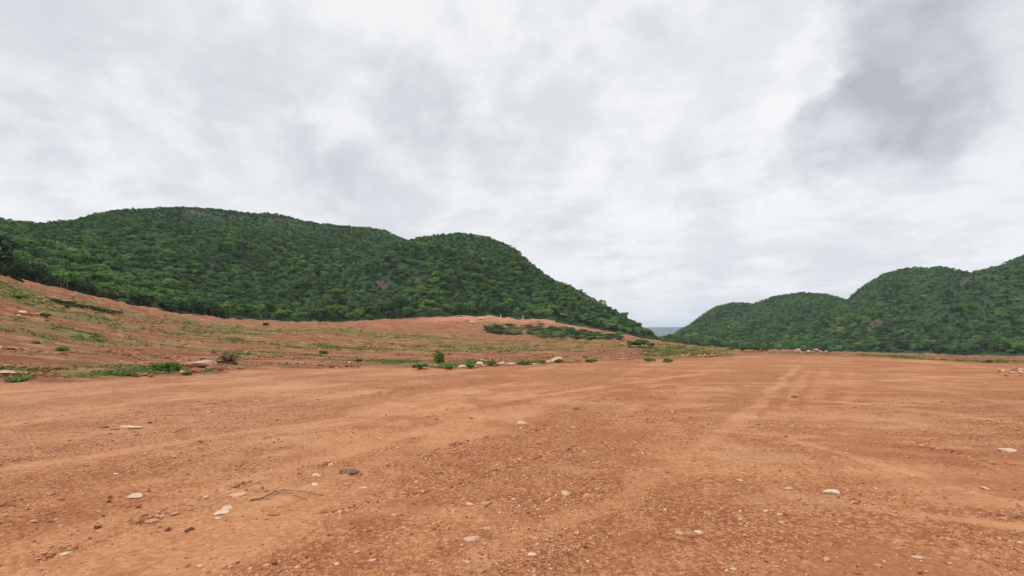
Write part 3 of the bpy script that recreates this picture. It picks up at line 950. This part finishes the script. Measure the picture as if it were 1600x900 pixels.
def bush_at(px, py, w_px, h_px, label, group=None, mat=M_BUSH, seed=0, n=700, cat='bush', name='bush', spiky=0.0):
    loc = G(px, py)
    d = math.hypot(loc.x, loc.y)
    k = (loc - Vector((0, 0, CAM_Z))).length / (F_PX * math.sqrt(1 + ((px - 800) / F_PX) ** 2))
    R_, h = w_px * k / 2, h_px * k
    b_ = make_bush(seed or int(px * 7 + py), R_, h, 7, n, max(0.018, min(0.16 * R_, 0.25)), mat, name, spiky)
    b_.location = loc - Vector((0, 0, 0.02))
    tag(b_, label, cat, group)
    return b_


bush_at(684, 575, 22, 24, 'tallest leafy green bush standing alone on the rim of the dirt field', n=900, spiky=0.1)
bush_at(656, 577, 26, 9, 'low green plant spreading at the left foot of the tallest bush', cat='plant', name='plant')
bush_at(704, 577, 18, 6, 'low green plant at the right foot of the tallest bush', cat='plant', name='plant')
bush_at(733, 576, 16, 7, 'small green plant just left of the pale rocks on the field rim', cat='plant', name='plant')
bush_at(768, 572, 15, 9, 'green plant in the middle of the row of pale rocks', cat='plant', name='plant')
bush_at(820, 569, 24, 5, 'flat green plant right of the pale rocks on the rim', cat='plant', name='plant')
bush_at(847, 569, 11, 7, 'small dark green plant left of the pinkish boulder on the rim', cat='plant', name='plant')
bush_at(872, 567, 15, 6, 'green plant growing against the pale boulder on the rim', cat='plant', name='plant')
bush_at(922, 566, 22, 5, 'low green plant on the rim right of the pale boulder', cat='plant', name='plant')
bush_at(1015, 565, 20, 5, 'low pale green plant left of the round green one on the rim', cat='plant', name='plant')
bush_at(1045, 567, 18, 7, 'round bright green plant at the rightmost end of the rim', cat='plant', name='plant')
bush_at(258, 580, 44, 13, 'bright green weed patch left of the big pink boulder', cat='plant', name='plant', n=1100)
bush_at(292, 586, 14, 6, 'small dark green weed below the big pink boulder', cat='plant', name='plant')
bush_at(28, 596, 44, 6, 'flat dark green weed mat on the rim at the far left', cat='plant', name='plant', mat=M_TREE)
bush_at(98, 548, 18, 7, 'dark green weed clump on the left rough ground', cat='plant', name='plant', mat=M_TREE)
bush_at(415, 511, 9, 7, 'small dark round shrub alone on the far grassy ground', mat=M_DARK_TREE)
bush_at(508, 553, 16, 5, 'small green weed on the rough ground left of centre', cat='plant', name='plant')
bush_at(560, 566, 14, 6, 'small green weed near the rim left of the tallest bush', cat='plant', name='plant')
bush_at(985, 542, 18, 10, 'left bush of the dark clump below the end of the left hill', 'dark bush clump below the hill end', M_TREE)
bush_at(1001, 543, 26, 13, 'middle and widest bush of the dark clump below the end of the left hill', 'dark bush clump below the hill end', M_TREE)
bush_at(1018, 543, 16, 8, 'right bush of the dark clump below the end of the left hill', 'dark bush clump below the hill end', M_TREE)
bush_at(1160, 549, 20, 8, 'dark green bush on the far field edge left of the pinkish rubble', mat=M_TREE)
bush_at(1178, 550, 20, 10, 'dark green bush touching the left side of the pinkish rubble', mat=M_TREE)
bush_at(1198, 550.5, 14, 8, 'dark green bush touching the right side of the pinkish rubble', mat=M_TREE)
bush_at(1142, 548, 16, 7, 'leftmost dark green bush on the far field edge', mat=M_TREE)
bush_at(1545, 567, 12, 5, 'bright green weed at the right field edge', cat='plant', name='plant')
bush_at(72, 496, 16, 7, 'dark green shrub right of the rubble on the left slope', mat=M_TREE)
bush_at(103, 481, 14, 6, 'dark green shrub on the slope above the rubble', mat=M_TREE)
bush_at(30, 466, 22, 5, 'low green shrub high on the left slope', mat=M_TREE)
# dark shrubs on the bank below the left hill
shr = make_bush(901, 1.6, 1.5, 6, 420, 0.2, M_TREE); shr2 = make_bush(902, 2.1, 1.2, 7, 420, 0.2, M_DARK_TREE)
uses = 0
for k in range(230):
    t_ = random.random()
    px = 756 + 215 * t_ ** 0.9
    lo, hi = np.interp(px, [756, 800, 850, 900, 970], [520, 524, 528, 530, 531]), np.interp(px, [756, 800, 850, 900, 970], [511, 508, 509, 516, 524])
    loc = G(px, random.uniform(hi, lo), 30)
    src = (shr, shr2)[k % 2]
    s = random.uniform(0.5, 1.1)
    o = src if k < 2 else copy_tree(src, loc, 0, 1)
    o.location = loc; o.rotation_euler = (0, 0, random.uniform(0, 6.3)); o.scale = (s * 1.3, s, s * 0.7)
    tag(o, ('green', 'dark green')[k % 2] + ' shrub scattered on the bank below the cut, right of centre', 'shrub', ('green', 'dark green')[k % 2] + ' shrubs on the bank')
for k in range(70):
    px = random.uniform(60, 1000)
    az_ = pix_ae(px, 500)[0]; dd_ = float(ti(T_BASE, np.array(az_))[1]) - random.uniform(1.5, 9)
    x_, y_ = dd_ * math.sin(az_), dd_ * math.cos(az_)
    o = copy_tree((shr, shr2)[k % 2], Vector((x_, y_, float(ground_z(x_, y_)))), random.uniform(0, 6), random.uniform(0.4, 1.0))
    side = 'left' if px < 530 else 'right'
    tag(o, ('green', 'dark green')[k % 2] + ' shrub straggling from the wood onto bare soil, %s part of left hill' % side, 'shrub', ('green', 'dark green')[k % 2] + ' shrubs straggling out of the %s wood edge' % side)
sline = []
for k in range(16):
    px = 88 + k * 6.2 + random.uniform(-2, 2)
    loc = G(px, np.interp(px, [88, 185], [473, 493]) + random.uniform(-1, 1), 20)
    o = copy_tree(shr2, loc, random.uniform(0, 6), random.uniform(0.22, 0.4))
    tag(o, 'tiny dark shrub in the line running down the left slope', 'shrub', 'line of tiny shrubs down the left slope')

# low weeds: one mesh of small leaves over the rough ground
def weeds():
    n = 170000
    az = np.radians(RNG.uniform(-50, 50, n)); d1 = ti(T_EDGE, az)[1]
    d = d1 + (ti(T_RIDGE, az)[1] - d1) * RNG.uniform(0, 1, n) ** 2.2
    x, y = d * np.sin(az), d * np.cos(az)
    gr = masks(x, y)[3]
    cl = sstep(-0.3, 0.7, fbm(x, y, 0.9, 4, 111)) ** 1.3
    ok = RNG.uniform(0, 1, n) < gr * cl * 1.0
    x, y, d = x[ok], y[ok], d[ok]
    m_ = len(x); k = 5
    X = np.repeat(x, k) + RNG.normal(0, 0.09, m_ * k) * (1 + np.repeat(d, k) / 40); Y = np.repeat(y, k) + RNG.normal(0, 0.09, m_ * k) * (1 + np.repeat(d, k) / 40)
    Z = ground_z(X, Y) + RNG.uniform(0.0, 0.085, m_ * k)
    P = np.stack([X, Y, Z], -1)
    nr = np.tile(np.array([[0, 0, 1.0]]), (m_ * k, 1))
    v, f = leaf_cloud(P, nr, 0.038, RNG, 0.7)
    dd = np.repeat(np.repeat(d, k), 4).reshape(-1, 1)
    c = np.repeat(P, 4, 0)
    v = c + (v - c) * (0.8 + dd / 32)
    print('weeds', m_)
    return mesh_obj('weeds', v, f, 4, M_WEED)


tag(weeds(), 'patches of low green weeds over the rough red ground beyond the field', 'weeds', None, 'stuff')


# ================================================================== stones
def stone_mesh(seed, sub=2, flat=0.5, ang=0.55):
    rng = np.random.default_rng(seed)
    bm = bmesh.new()
    bmesh.ops.create_icosphere(bm, subdivisions=sub, radius=1.0)
    # planar cuts give facets
    for k in range(11):
        n = Vector(rng.normal(0, 1, 3)).normalized(); h = rng.uniform(0.5, 0.86)
        for v in bm.verts:
            s = v.co.dot(n) - h
            if s > 0: v.co -= n * s * ang / 0.6
    sx, sy = rng.uniform(0.8, 1.2), rng.uniform(0.6, 0.9)
    for v in bm.verts:
        v.co = Vector((v.co.x * sx, v.co.y * sy, v.co.z * flat)) * (1 + rng.normal(0, 0.012))
    me = bpy.data.meshes.new('stone'); bm.to_mesh(me); bm.free()
    return me


STM = {}
def stone_at(px, py, w_px, mat, label, group=None, flat=0.45, name='stone', cat='stone', seed=None, sink=0.42, sub=3, rz=None, dmin=1.5, stretch=1.0):
    loc = G(px, py, dmin)
    k = (loc - Vector((0, 0, CAM_Z))).length / (F_PX * math.sqrt(1 + ((px - 800) / F_PX) ** 2))
    r = w_px * k / 2
    key = (seed if seed is not None else random.randrange(14), flat, mat.name, sub)
    if key not in STM:
        me = stone_mesh(key[0] + 300, sub, flat); me.materials.append(mat); STM[key] = me
    o = bpy.data.objects.new(name, STM[key]); COL.objects.link(o)
    o.location = loc + Vector((0, 0, r * flat * (1 - 2 * sink)))
    o.scale = (r * stretch, r, r)
    o.rotation_euler = (random.uniform(-0.15, 0.15), random.uniform(-0.15, 0.15), random.uniform(-0.5, 0.5) if rz is None else rz)
    tag(o, label, cat, group)
    return o


P_, T_, R__, D_, K_ = M_STONE_PALE, M_STONE_TAN, M_STONE_RED, M_STONE_DARK, M_ROCK_PINK
# foreground, photographed one by one
for px, py, w, mt, lab in [
    (370, 775, 26, P_, 'flat white stone lying just left of the forked dry twig'),
    (356, 795, 22, P_, 'upper white stone of the pair below the flat white stone'),
    (346, 802, 24, P_, 'lower white stone of the touching pair below the flat white stone'),
    (360, 806, 12, T_, 'small pinkish stone at the right side of the touching white pair'),
    (341, 810, 12, P_, 'small pale sliver below the touching white pair'),
    (322, 777, 12, P_, 'small pale stone left of the flat white stone'),
    (302, 787, 16, T_, 'tan stone two to the left of the flat white stone'),
    (324, 790, 18, T_, 'tan rough stone between the tan stone and the touching white pair'),
    (296, 797, 14, T_, 'small tan stone left of the touching white pair'),
    (273, 803, 18, T_, 'tan stone half buried at the head of the rocky rut'),
    (238, 814, 16, T_, 'tan stone lying beside the dark clods of the rocky rut'),
    (212, 776, 26, P_, 'long pinkish grey flat stone in the left foreground'),
    (233, 768, 9, D_, 'little dark grey stone at the right end of the long flat stone'),
    (181, 741, 12, P_, 'small pale stone above the long pinkish flat stone'),
    (235, 661, 8, D_, 'small dark stone at the right end of the grey rubble streak'),
    (494, 743, 18, P_, 'pale flat stone above the forked dry twig'),
    (493, 758, 14, P_, 'pale rounded stone at the tip of the forked dry twig'),
    (543, 757, 14, P_, 'pale stone just below the dark scrap'),
    (567, 763, 14, P_, 'white stone lower right of the dark scrap'),
    (548, 760, 8, T_, 'tiny tan stone between the two pale stones under the dark scrap'),
    (815, 662, 22, P_, 'thin white stone alone in the middle of the field'),
    (893, 669, 14, P_, 'white stone topmost of the small cluster right of centre'),
    (889, 675, 9, P_, 'small white stone under the top one of the cluster right of centre'),
    (812, 718, 10, P_, 'pale stone left of the small reddish one in mid field'),
    (838, 716, 10, R__, 'reddish stone right of the pale one in mid field'),
    (760, 788, 24, T_, 'tan flat stone in the centre foreground'),
    (734, 788, 14, P_, 'pale stone beside the tan flat stone in the centre foreground'),
    (811, 791, 9, P_, 'round white pebble right of the tan flat stone'),
    (761, 827, 20, P_, 'white flat stone in the lower centre foreground'),
    (738, 843, 26, P_, 'large crumbly pale stone below the white flat stone'),
    (831, 867, 12, P_, 'round pale stone near the bottom edge, left of the dry stalk'),
    (836, 843, 18, T_, 'split tan stone above the round pale stone near the bottom'),
    (527, 881, 13, P_, 'white stone near the bottom edge, left of centre'),
    (581, 876, 13, P_, 'off white stone near the bottom edge beside the white stone'),
    (728, 877, 10, P_, 'small white stone near the bottom edge in the centre'),
    (416, 883, 9, P_, 'little white pebble near the bottom edge at left'),
    (1157, 752, 16, P_, 'pale stone in the row of three right of centre'),
    (1302, 771, 30, P_, 'wide flat pale stone in the right foreground'),
    (1234, 764, 14, P_, 'small pale stone left of the wide flat pale stone'),
    (1574, 705, 26, P_, 'white flat stone near the right edge'),
    (1092, 832, 18, P_, 'crumbly white stone in the lower right foreground'),
    (1062, 833, 18, T_, 'crumbly tan stone left of the white one in the lower right foreground'),
    (1436, 872, 20, P_, 'pale stone near the bottom right corner'),
    (1145, 890, 12, P_, 'pale stone at the bottom edge right of centre'),
    (1540, 764, 18, P_, 'pale stone left of the right edge below the white flat one'),
    (1241, 621, 11, D_, 'dark brown stone lying alone on the far part of the field'),
    (736, 654, 7, D_, 'small dark stone left of the thin white stone'),
]:
    stone_at(px, py, w * 0.92, mt, lab, flat=0.62 if mt is D_ else 0.34)
# rim of the field
stone_at(318, 574, 44, K_, 'biggest boulder on the rim, pink with a pale top', flat=0.30, name='boulder', cat='boulder', seed=8, sink=0.18, rz=0.25)
stone_at(296, 573, 18, T_, 'tan boulder touching the left end of the big pink boulder', flat=0.55, name='boulder', cat='boulder', seed=5, sink=0.2)
stone_at(331, 578, 22, R__, 'dark red wedge of rock under the right end of the big pink boulder', flat=0.4, seed=6, sink=0.15)
stone_at(283, 571, 12, R__, 'small reddish rock at the left end of the boulder group', flat=0.6, sink=0.15)
stone_at(308, 582, 22, R__, 'dark red rock in front of the big pink boulder', flat=0.45, sink=0.15)
stone_at(750, 571, 16, P_, 'largest pale rock in the row on the rim', flat=0.6, sink=0.25)
stone_at(724, 574, 15, P_, 'pale rock at the left end of the rim row', flat=0.5)
stone_at(741, 574, 11, T_, 'tan rock left of the largest pale rim rock', flat=0.5)
stone_at(758, 573, 10, R__, 'reddish rock right of the largest pale rim rock', flat=0.6)
stone_at(783, 569, 13, P_, 'pale rock right of the green plant in the rim row', flat=0.5)
stone_at(800, 570, 16, P_, 'flat pale rock at the right end of the rim row', flat=0.35)
stone_at(834, 570, 9, P_, 'little white rock left of the pinkish boulder', flat=0.5)
stone_at(857, 568, 14, K_, 'pinkish boulder beside the small dark green plant', flat=0.7, name='boulder', cat='boulder')
stone_at(870, 565, 20, P_, 'pale rounded boulder behind the plant on the rim', flat=0.7, name='boulder', cat='boulder')
stone_at(86, 578, 17, D_, 'dark brown rock on the red soil at the left rim', flat=0.4)
stone_at(55, 536, 17, D_, 'brown lump of earth on the left rough ground', flat=0.6)
stone_at(20, 583, 66, K_, 'broad flat pink slab in the soil at the left rim', flat=0.10, name='slab', cat='rock slab')
for px, py, w, lab in [(160, 668, 22, 'left'), (180, 672, 18, 'dark'), (197, 667, 20, 'middle'), (212, 668, 22, 'pale'), (170, 677, 12, 'lowest')]:
    stone_at(px, py, w, (M_ASH if lab in ('left', 'dark') else P_), lab + ' flake of the grey rubble streak in the left field', flat=0.22)


def heap(n, pxs, pys, wr, mats, label, group, flat=0.5, cat='stone', name='stone', sub=2, dmin=5):
    for k in range(n):
        mt = random.choice(mats)
        word = {P_: 'pale', T_: 'tan', R__: 'reddish', D_: 'dark brown', K_: 'pinkish', M_ASH: 'grey'}[mt]
        stone_at(random.uniform(*pxs), random.uniform(*pys), random.uniform(*wr), mt, word + ' ' + label, word + ' ' + group, flat, name, cat, sub=sub, dmin=dmin, sink=0.15)


heap(16, (28, 76), (488, 498), (4, 11), [R__, K_, P_], 'rock in the rubble heap on the left slope', 'rocks of the rubble heap on the left slope')
heap(10, (55, 95), (464, 472), (4, 9), [P_, K_], 'rock in the pale streak near the top of the left slope', 'rocks of the pale streak on the left slope')
heap(14, (100, 350), (503, 513), (3, 7), [P_, K_, R__], 'rock in the long stony line across the left slope', 'rocks of the stony line across the slope')
heap(10, (200, 290), (583, 590), (4, 12), [R__, D_, T_], 'clod on the red rim below the bright green weed patch', 'clods below the weed patch')
heap(14, (1556, 1600), (577, 588), (4, 11), [K_, P_, R__], 'rock in the rubble at the right edge of the field', 'rubble at the right edge of the field')
heap(5, (1180, 1192), (548, 551), (5, 9), [K_, R__], 'rock of the pinkish rubble between dark bushes on the far edge', 'pinkish rubble between the bushes')
heap(14, (1236, 1292), (548, 551.5), (3, 6), [T_, K_], 'block in the excavated rubble on the far field edge', 'excavated blocks on the far field edge', flat=0.75)
heap(12, (150, 300), (784, 832), (6, 13), [R__, D_, T_], 'clod along the rocky rut in the left foreground', 'clods along the rocky rut', dmin=2)
heap(12, (1000, 1060), (525, 533), (2, 3), [P_, T_], 'stone on the far ground before the gap', 'stones before the gap')
for px, w, h, lab in [(1247, 13, 1.0, 'left heap of pale excavated earth on the far field edge'), (1263, 9, 0.8, 'middle heap of pale excavated earth on the far field edge'), (1276, 13, 0.9, 'right heap of pale excavated earth on the far field edge')]:
    stone_at(px, 550, w * 0.85, P_ if w < 10 else K_, lab, 'earth heaps on the far field edge', flat=0.6 * h, name='earth_heap', cat='earth heap', dmin=60, sink=0.1)
stone_at(1460, 556, 4, P_, 'lone white stone below the right hill', flat=1.0, sub=2, dmin=60)
heap(9, (715, 765), (498, 505), (5, 11), [P_], 'rock exposed in the red cut bank', 'pale rocks in the red cut bank', flat=0.35, dmin=60)
heap(8, (765, 850), (499, 505), (3, 6), [P_, K_], 'rock on the upper part of the red cut bank', 'rocks on the upper cut bank', flat=0.35, dmin=60)
# small loose stones over the field
for k in range(70):
    px, py = random.uniform(5, 1595), 620 + 275 * random.random() ** 0.8
    mt = random.choice([P_, T_, T_, R__, R__])
    word = {P_: 'pale', T_: 'tan', R__: 'reddish'}[mt]
    zone = 'left' if px < 533 else ('central' if px < 1066 else 'right')
    stone_at(px, py, random.uniform(5, 10) * (0.5 + (py - 600) / 300), mt, 'small loose %s stone scattered over the %s part of the bare field' % (word, zone), 'loose %s stones on the %s field' % (word, zone), flat=0.4, sub=2)


# ================================================================== gravel (uncountable)
def gravel():
    n = 330000
    az = np.radians(RNG.uniform(-46, 46, n))
    inv = RNG.uniform(1 / 17.0, 1 / 2.4, n); d = 1 / inv
    x, y = d * np.sin(az), d * np.cos(az)
    rough, gr, pale, *_ = masks(x, y)
    clus = sstep(-0.25, 0.7, fbm(x, y, 0.7, 4, 121))
    lm = line_mask(x, y)
    ok = (RNG.uniform(0, 1, n) < (0.10 + 0.9 * gr * clus) * (1 - 0.8 * pale) + 0.9 * lm) & (rough < 0.5)
    x, y, d, lm = x[ok], y[ok], d[ok], lm[ok]
    n = len(x); print('gravel', n)
    bm = bmesh.new(); bmesh.ops.create_icosphere(bm, subdivisions=1, radius=1.0)
    bv = np.array([v.co[:] for v in bm.verts]); bf = np.array([[v.index for v in f.verts] for f in bm.faces]); bm.free()
    s = np.clip(RNG.lognormal(-5.35, 0.5, n), 0.0025, 0.03) * np.clip(0.6 + d / 9, 0.7, 1.8) * (1 + 1.3 * lm)
    ph = RNG.uniform(0, 6.28, n)
    sc = np.stack([s * RNG.uniform(0.8, 1.4, n), s * RNG.uniform(0.6, 1.0, n), s * RNG.uniform(0.35, 0.8, n)], -1)
    jit = 1 + RNG.normal(0, 0.16, (n, len(bv)))
    L = bv[None] * jit[:, :, None] * sc[:, None, :]
    c, sn = np.cos(ph)[:, None], np.sin(ph)[:, None]
    X = L[:, :, 0] * c - L[:, :, 1] * sn + x[:, None]; Y = L[:, :, 0] * sn + L[:, :, 1] * c + y[:, None]
    Z = L[:, :, 2] + (ground_z(x, y) + s * 0.2)[:, None]
    F = (bf[None] + (np.arange(n) * len(bv))[:, None, None]).reshape(-1)
    return mesh_obj('gravel', np.stack([X, Y, Z], -1).reshape(-1, 3), F, 3, M_GRAVEL)


tag(gravel(), 'fine red and tan gravel strewn over the bare dirt field', 'gravel', None, 'stuff')


def rim_clods():
    n = 32000
    az = np.radians(RNG.uniform(-48, 22, n)); d1 = ti(T_EDGE, az)[1]
    d = d1 + 0.6 + np.abs(RNG.normal(0, 0.9, n)) + (RNG.uniform(0, 1, n) < 0.7) * RNG.uniform(0, 1, n) ** 1.6 * 60
    x, y = d * np.sin(az), d * np.cos(az)
    ok = RNG.uniform(0, 1, n) < sstep(-0.3, 0.6, fbm(x, y, 2.5, 3, 131))
    x, y, d = x[ok], y[ok], d[ok]; n = len(x)
    bm = bmesh.new(); bmesh.ops.create_icosphere(bm, subdivisions=1, radius=1.0)
    bv = np.array([v.co[:] for v in bm.verts]); bf = np.array([[v.index for v in f.verts] for f in bm.faces]); bm.free()
    s = np.clip(RNG.lognormal(-3.5, 0.55, n), 0.012, 0.12) * np.clip(d / 28, 0.7, 1.5)
    sc = np.stack([s * RNG.uniform(0.8, 1.5, n), s, s * RNG.uniform(0.4, 0.8, n)], -1)
    L = bv[None] * (1 + RNG.normal(0, 0.18, (n, len(bv))))[:, :, None] * sc[:, None, :]
    P = L + np.stack([x, y, ground_z(x, y) + s * 0.15], -1)[:, None, :]
    F = (bf[None] + (np.arange(n) * len(bv))[:, None, None]).reshape(-1)
    m, g, p = new_mat('clod_mix', 0.95, 0.1)
    r = g.n('ShaderNodeNewGeometry').outputs['Random Per Island']
    g.put(p.inputs['Base Color'], g.ramp(r, [(0.0, (0.13, 0.045, 0.025)), (0.5, (0.27, 0.09, 0.04)), (0.9, (0.38, 0.18, 0.09)), (1.0, (0.5, 0.36, 0.25))]))
    return mesh_obj('clods', P.reshape(-1, 3), F, 3, m)


tag(rim_clods(), 'crumbly dark red clods along the rough rim of the field', 'clods', None, 'stuff')


# ================================================================== twigs, roots, stalk, scrap, post
def tube_bm(bm, pts, r0, r1, sides=6):
    prev = None; n = len(pts)
    for i, q in enumerate(pts):
        q = Vector(q)
        ax = (Vector(pts[min(i + 1, n - 1)]) - Vector(pts[max(i - 1, 0)])).normalized()
        sx = ax.cross(Vector((0.01, 0.02, 1))).normalized(); sy = ax.cross(sx)
        rr = r0 + (r1 - r0) * i / (n - 1)
        ring = [bm.verts.new(q + (sx * math.cos(2 * math.pi * j / sides) + sy * math.sin(2 * math.pi * j / sides)) * rr) for j in range(sides)]
        if prev:
            for j in range(sides): bm.faces.new((prev[j], prev[(j + 1) % sides], ring[(j + 1) % sides], ring[j]))
        else: bm.faces.new(ring[::-1])
        prev = ring
    bm.faces.new(prev)


def twig(paths, label, mat, name='twig', cat='twig'):
    """paths: list of (list of (px,py,lift), r0, r1)"""
    root = G(paths[0][0][0][0], paths[0][0][0][1])
    bm = bmesh.new()
    for pts, r0, r1 in paths:
        P = []
        for px, py, l in pts:
            q = G(px, py); q.z += r0 + l; P.append(q - root)
        Q = []
        for i in range(len(P) - 1):
            for s in range(4): Q.append(P[i].lerp(P[i + 1], s / 4) + Vector((random.gauss(0, 1), random.gauss(0, 1), random.gauss(0, .5))) * r0 * 0.5)
        Q.append(P[-1])
        tube_bm(bm, Q, r0, r1)
    me = bpy.data.meshes.new(name); bm.to_mesh(me); bm.free(); me.materials.append(mat)
    for p_ in me.polygons: p_.use_smooth = True
    o = bpy.data.objects.new(name, me); COL.objects.link(o); o.location = root
    tag(o, label, cat)
    return o


twig([([(390, 783, 0), (405, 783, 0.01), (425, 775, 0.02), (445, 768, 0.01)], 0.010, 0.006), ([(432, 772, 0.02), (455, 776, 0.02), (480, 782, 0.0)], 0.008, 0.003),
      ([(445, 768, 0.01), (470, 771, 0.02), (505, 775, 0.0)], 0.007, 0.003), ([(425, 775, 0.02), (434, 768, 0.03), (440, 764, 0.03)], 0.005, 0.002)],
     'forked dry twig lying in the left foreground', M_WOOD)
twig([([(418, 805, 0), (428, 806, 0.005), (438, 805, 0)], 0.008, 0.004)], 'short dark stick below the forked dry twig', M_WOOD)
twig([([(268, 677, 0), (282, 673, 0.01), (297, 669, 0)], 0.012, 0.006)], 'pale stick lying right of the grey rubble streak', M_WOOD)
twig([([(0, 792, 0), (10, 790, 0.01), (22, 791, 0)], 0.009, 0.004)], 'short dry stick at the left edge of the foreground', M_WOOD)
twig([([(1580, 810, 0), (1592, 811, 0.01), (1604, 812, 0)], 0.012, 0.006)], 'dark stick at the right edge of the foreground', M_WOOD)
# dry stalk standing at the bottom edge
q = G(909, 912)
bm = bmesh.new()
for k in range(4):
    a = k * 1.6
    top = Vector((0.006 * math.cos(a) + 0.006, 0.006 * math.sin(a), 0.115 - 0.012 * k))
    tube_bm(bm, [(0.004 * math.cos(a), 0.004 * math.sin(a), -0.02), (0.004 * math.cos(a) + 0.003, 0, 0.05), tuple(top)], 0.0038, 0.0022)
for a in (0.4, 2.7):
    tube_bm(bm, [(0.004, 0, 0.09), (0.012 * math.cos(a) + 0.006, 0, 0.112), (0.02 * math.cos(a) + 0.006, 0.004, 0.118)], 0.0022, 0.001)
me = bpy.data.meshes.new('stalk'); bm.to_mesh(me); bm.free(); me.materials.append(M_STRAW)
o = bpy.data.objects.new('stalk', me); COL.objects.link(o); o.location = q
tag(o, 'short straw coloured dry stalk standing at the bottom edge', 'stalk')
# dark crumpled scrap
def scrap(px, py, w, label, mat=M_ASH, h=0.03):
    loc = G(px, py)
    k = (loc - Vector((0, 0, CAM_Z))).length / (F_PX * math.sqrt(1 + ((px - 800) / F_PX) ** 2))
    rng = np.random.default_rng(5)
    bm = bmesh.new(); bmesh.ops.create_grid(bm, x_segments=14, y_segments=10, size=1)
    for v in bm.verts:
        x, y = v.co.x, v.co.y
        v.co.x = x * w * k / 2 * (1 + 0.2 * math.sin(5 * y)); v.co.y = y * w * k / 3 * (1 + 0.25 * math.sin(4 * x + 1))
        v.co.z = max(0, h * (1 - 0.6 * math.hypot(x, y))) + abs(rng.normal(0, h * 0.4)) - 0.008 * (math.hypot(x, y) > 0.8)
    r_ = bmesh.ops.extrude_face_region(bm, geom=bm.faces[:])
    for e in r_['geom']:
        if isinstance(e, bmesh.types.BMVert): e.co.z -= 0.012
    me = bpy.data.meshes.new('scrap'); bm.to_mesh(me); bm.free(); me.materials.append(mat)
    o = bpy.data.objects.new('scrap', me); COL.objects.link(o); o.location = loc
    tag(o, label, 'scrap')
scrap(548, 738, 24, 'dark crumpled scrap lying between pale stones left of centre')
# uprooted stump behind the pink boulder
def stump():
    loc = G(350, 569)
    root = loc + Vector((0, 0.3, 0))
    bm = bmesh.new(); rng = random.Random(4)
    for k in range(34):
        a = rng.uniform(0, 6.28); L = rng.uniform(0.3, 0.72); up = rng.uniform(0.08, 0.42)
        tube_bm(bm, [(0, 0, 0.12), (math.cos(a) * L * 0.5, math.sin(a) * L * 0.4, 0.12 + up), (math.cos(a) * L, math.sin(a) * L * 0.6, up * rng.uniform(0.1, 1.5))], 0.05 * rng.uniform(0.5, 1.1), 0.008)
    for k in range(9):
        a = rng.uniform(0, 6.28)
        tube_bm(bm, [(rng.uniform(-0.5, 0.5), rng.uniform(-.2, .2), 0.0), (rng.uniform(-0.45, 0.45), 0, 0.13), (rng.uniform(-0.8, 0.8), rng.uniform(-.2, .2), 0.05)], rng.uniform(0.06, 0.12), 0.03, 7)
    me = bpy.data.meshes.new('stump'); bm.to_mesh(me); bm.free(); me.materials.append(M_WOOD_DARK)
    o = bpy.data.objects.new('uprooted_stump', me); COL.objects.link(o); o.location = root; o.scale = (1.15, 1.0, 0.8)
    tag(o, 'dark uprooted stump with tangled roots behind the big pink boulder', 'stump')
stump()
# small white marker posts above the cut bank
for px, py, lab in ((782.5, 497, 'left white marker post on top of the red cut bank'), (817, 499, 'right white marker post on top of the red cut bank')):
    q = G(px, py, 60)
    bm = bmesh.new()
    bmesh.ops.create_cube(bm, size=1.0)
    for v in bm.verts: v.co = Vector((v.co.x * 0.22, v.co.y * 0.22, v.co.z * 1.7 + 0.75))
    bmesh.ops.bevel(bm, geom=bm.edges[:], offset=0.03, segments=1)
    me = bpy.data.meshes.new('marker_post'); bm.to_mesh(me); bm.free(); me.materials.append(M_POST)
    o = bpy.data.objects.new('marker_post', me); COL.objects.link(o); o.location = q
    tag(o, lab, 'post', 'white marker posts on the bank')

# ================================================================== haze
bm = bmesh.new(); bmesh.ops.create_cube(bm, size=1.0)
zlo, zhi = -90.0, 190.0
for v in bm.verts: v.co = Vector((v.co.x * 19000, v.co.y * 19000, zlo if v.co.z < 0 else zhi))
me = bpy.data.meshes.new('haze'); bm.to_mesh(me); bm.free()
o = bpy.data.objects.new('haze', me); COL.objects.link(o); o['kind'] = 'stuff'
m = bpy.data.materials.new('haze'); m.use_nodes = True
nt = m.node_tree; nt.nodes.clear()
pv = nt.nodes.new('ShaderNodeVolumePrincipled'); pv.inputs['Color'].default_value = (0.60, 0.78, 1.0, 1); pv.inputs['Density'].default_value = HAZE_DENSITY
om = nt.nodes.new('ShaderNodeOutputMaterial'); nt.links.new(pv.outputs[0], om.inputs['Volume'])
me.materials.append(m)
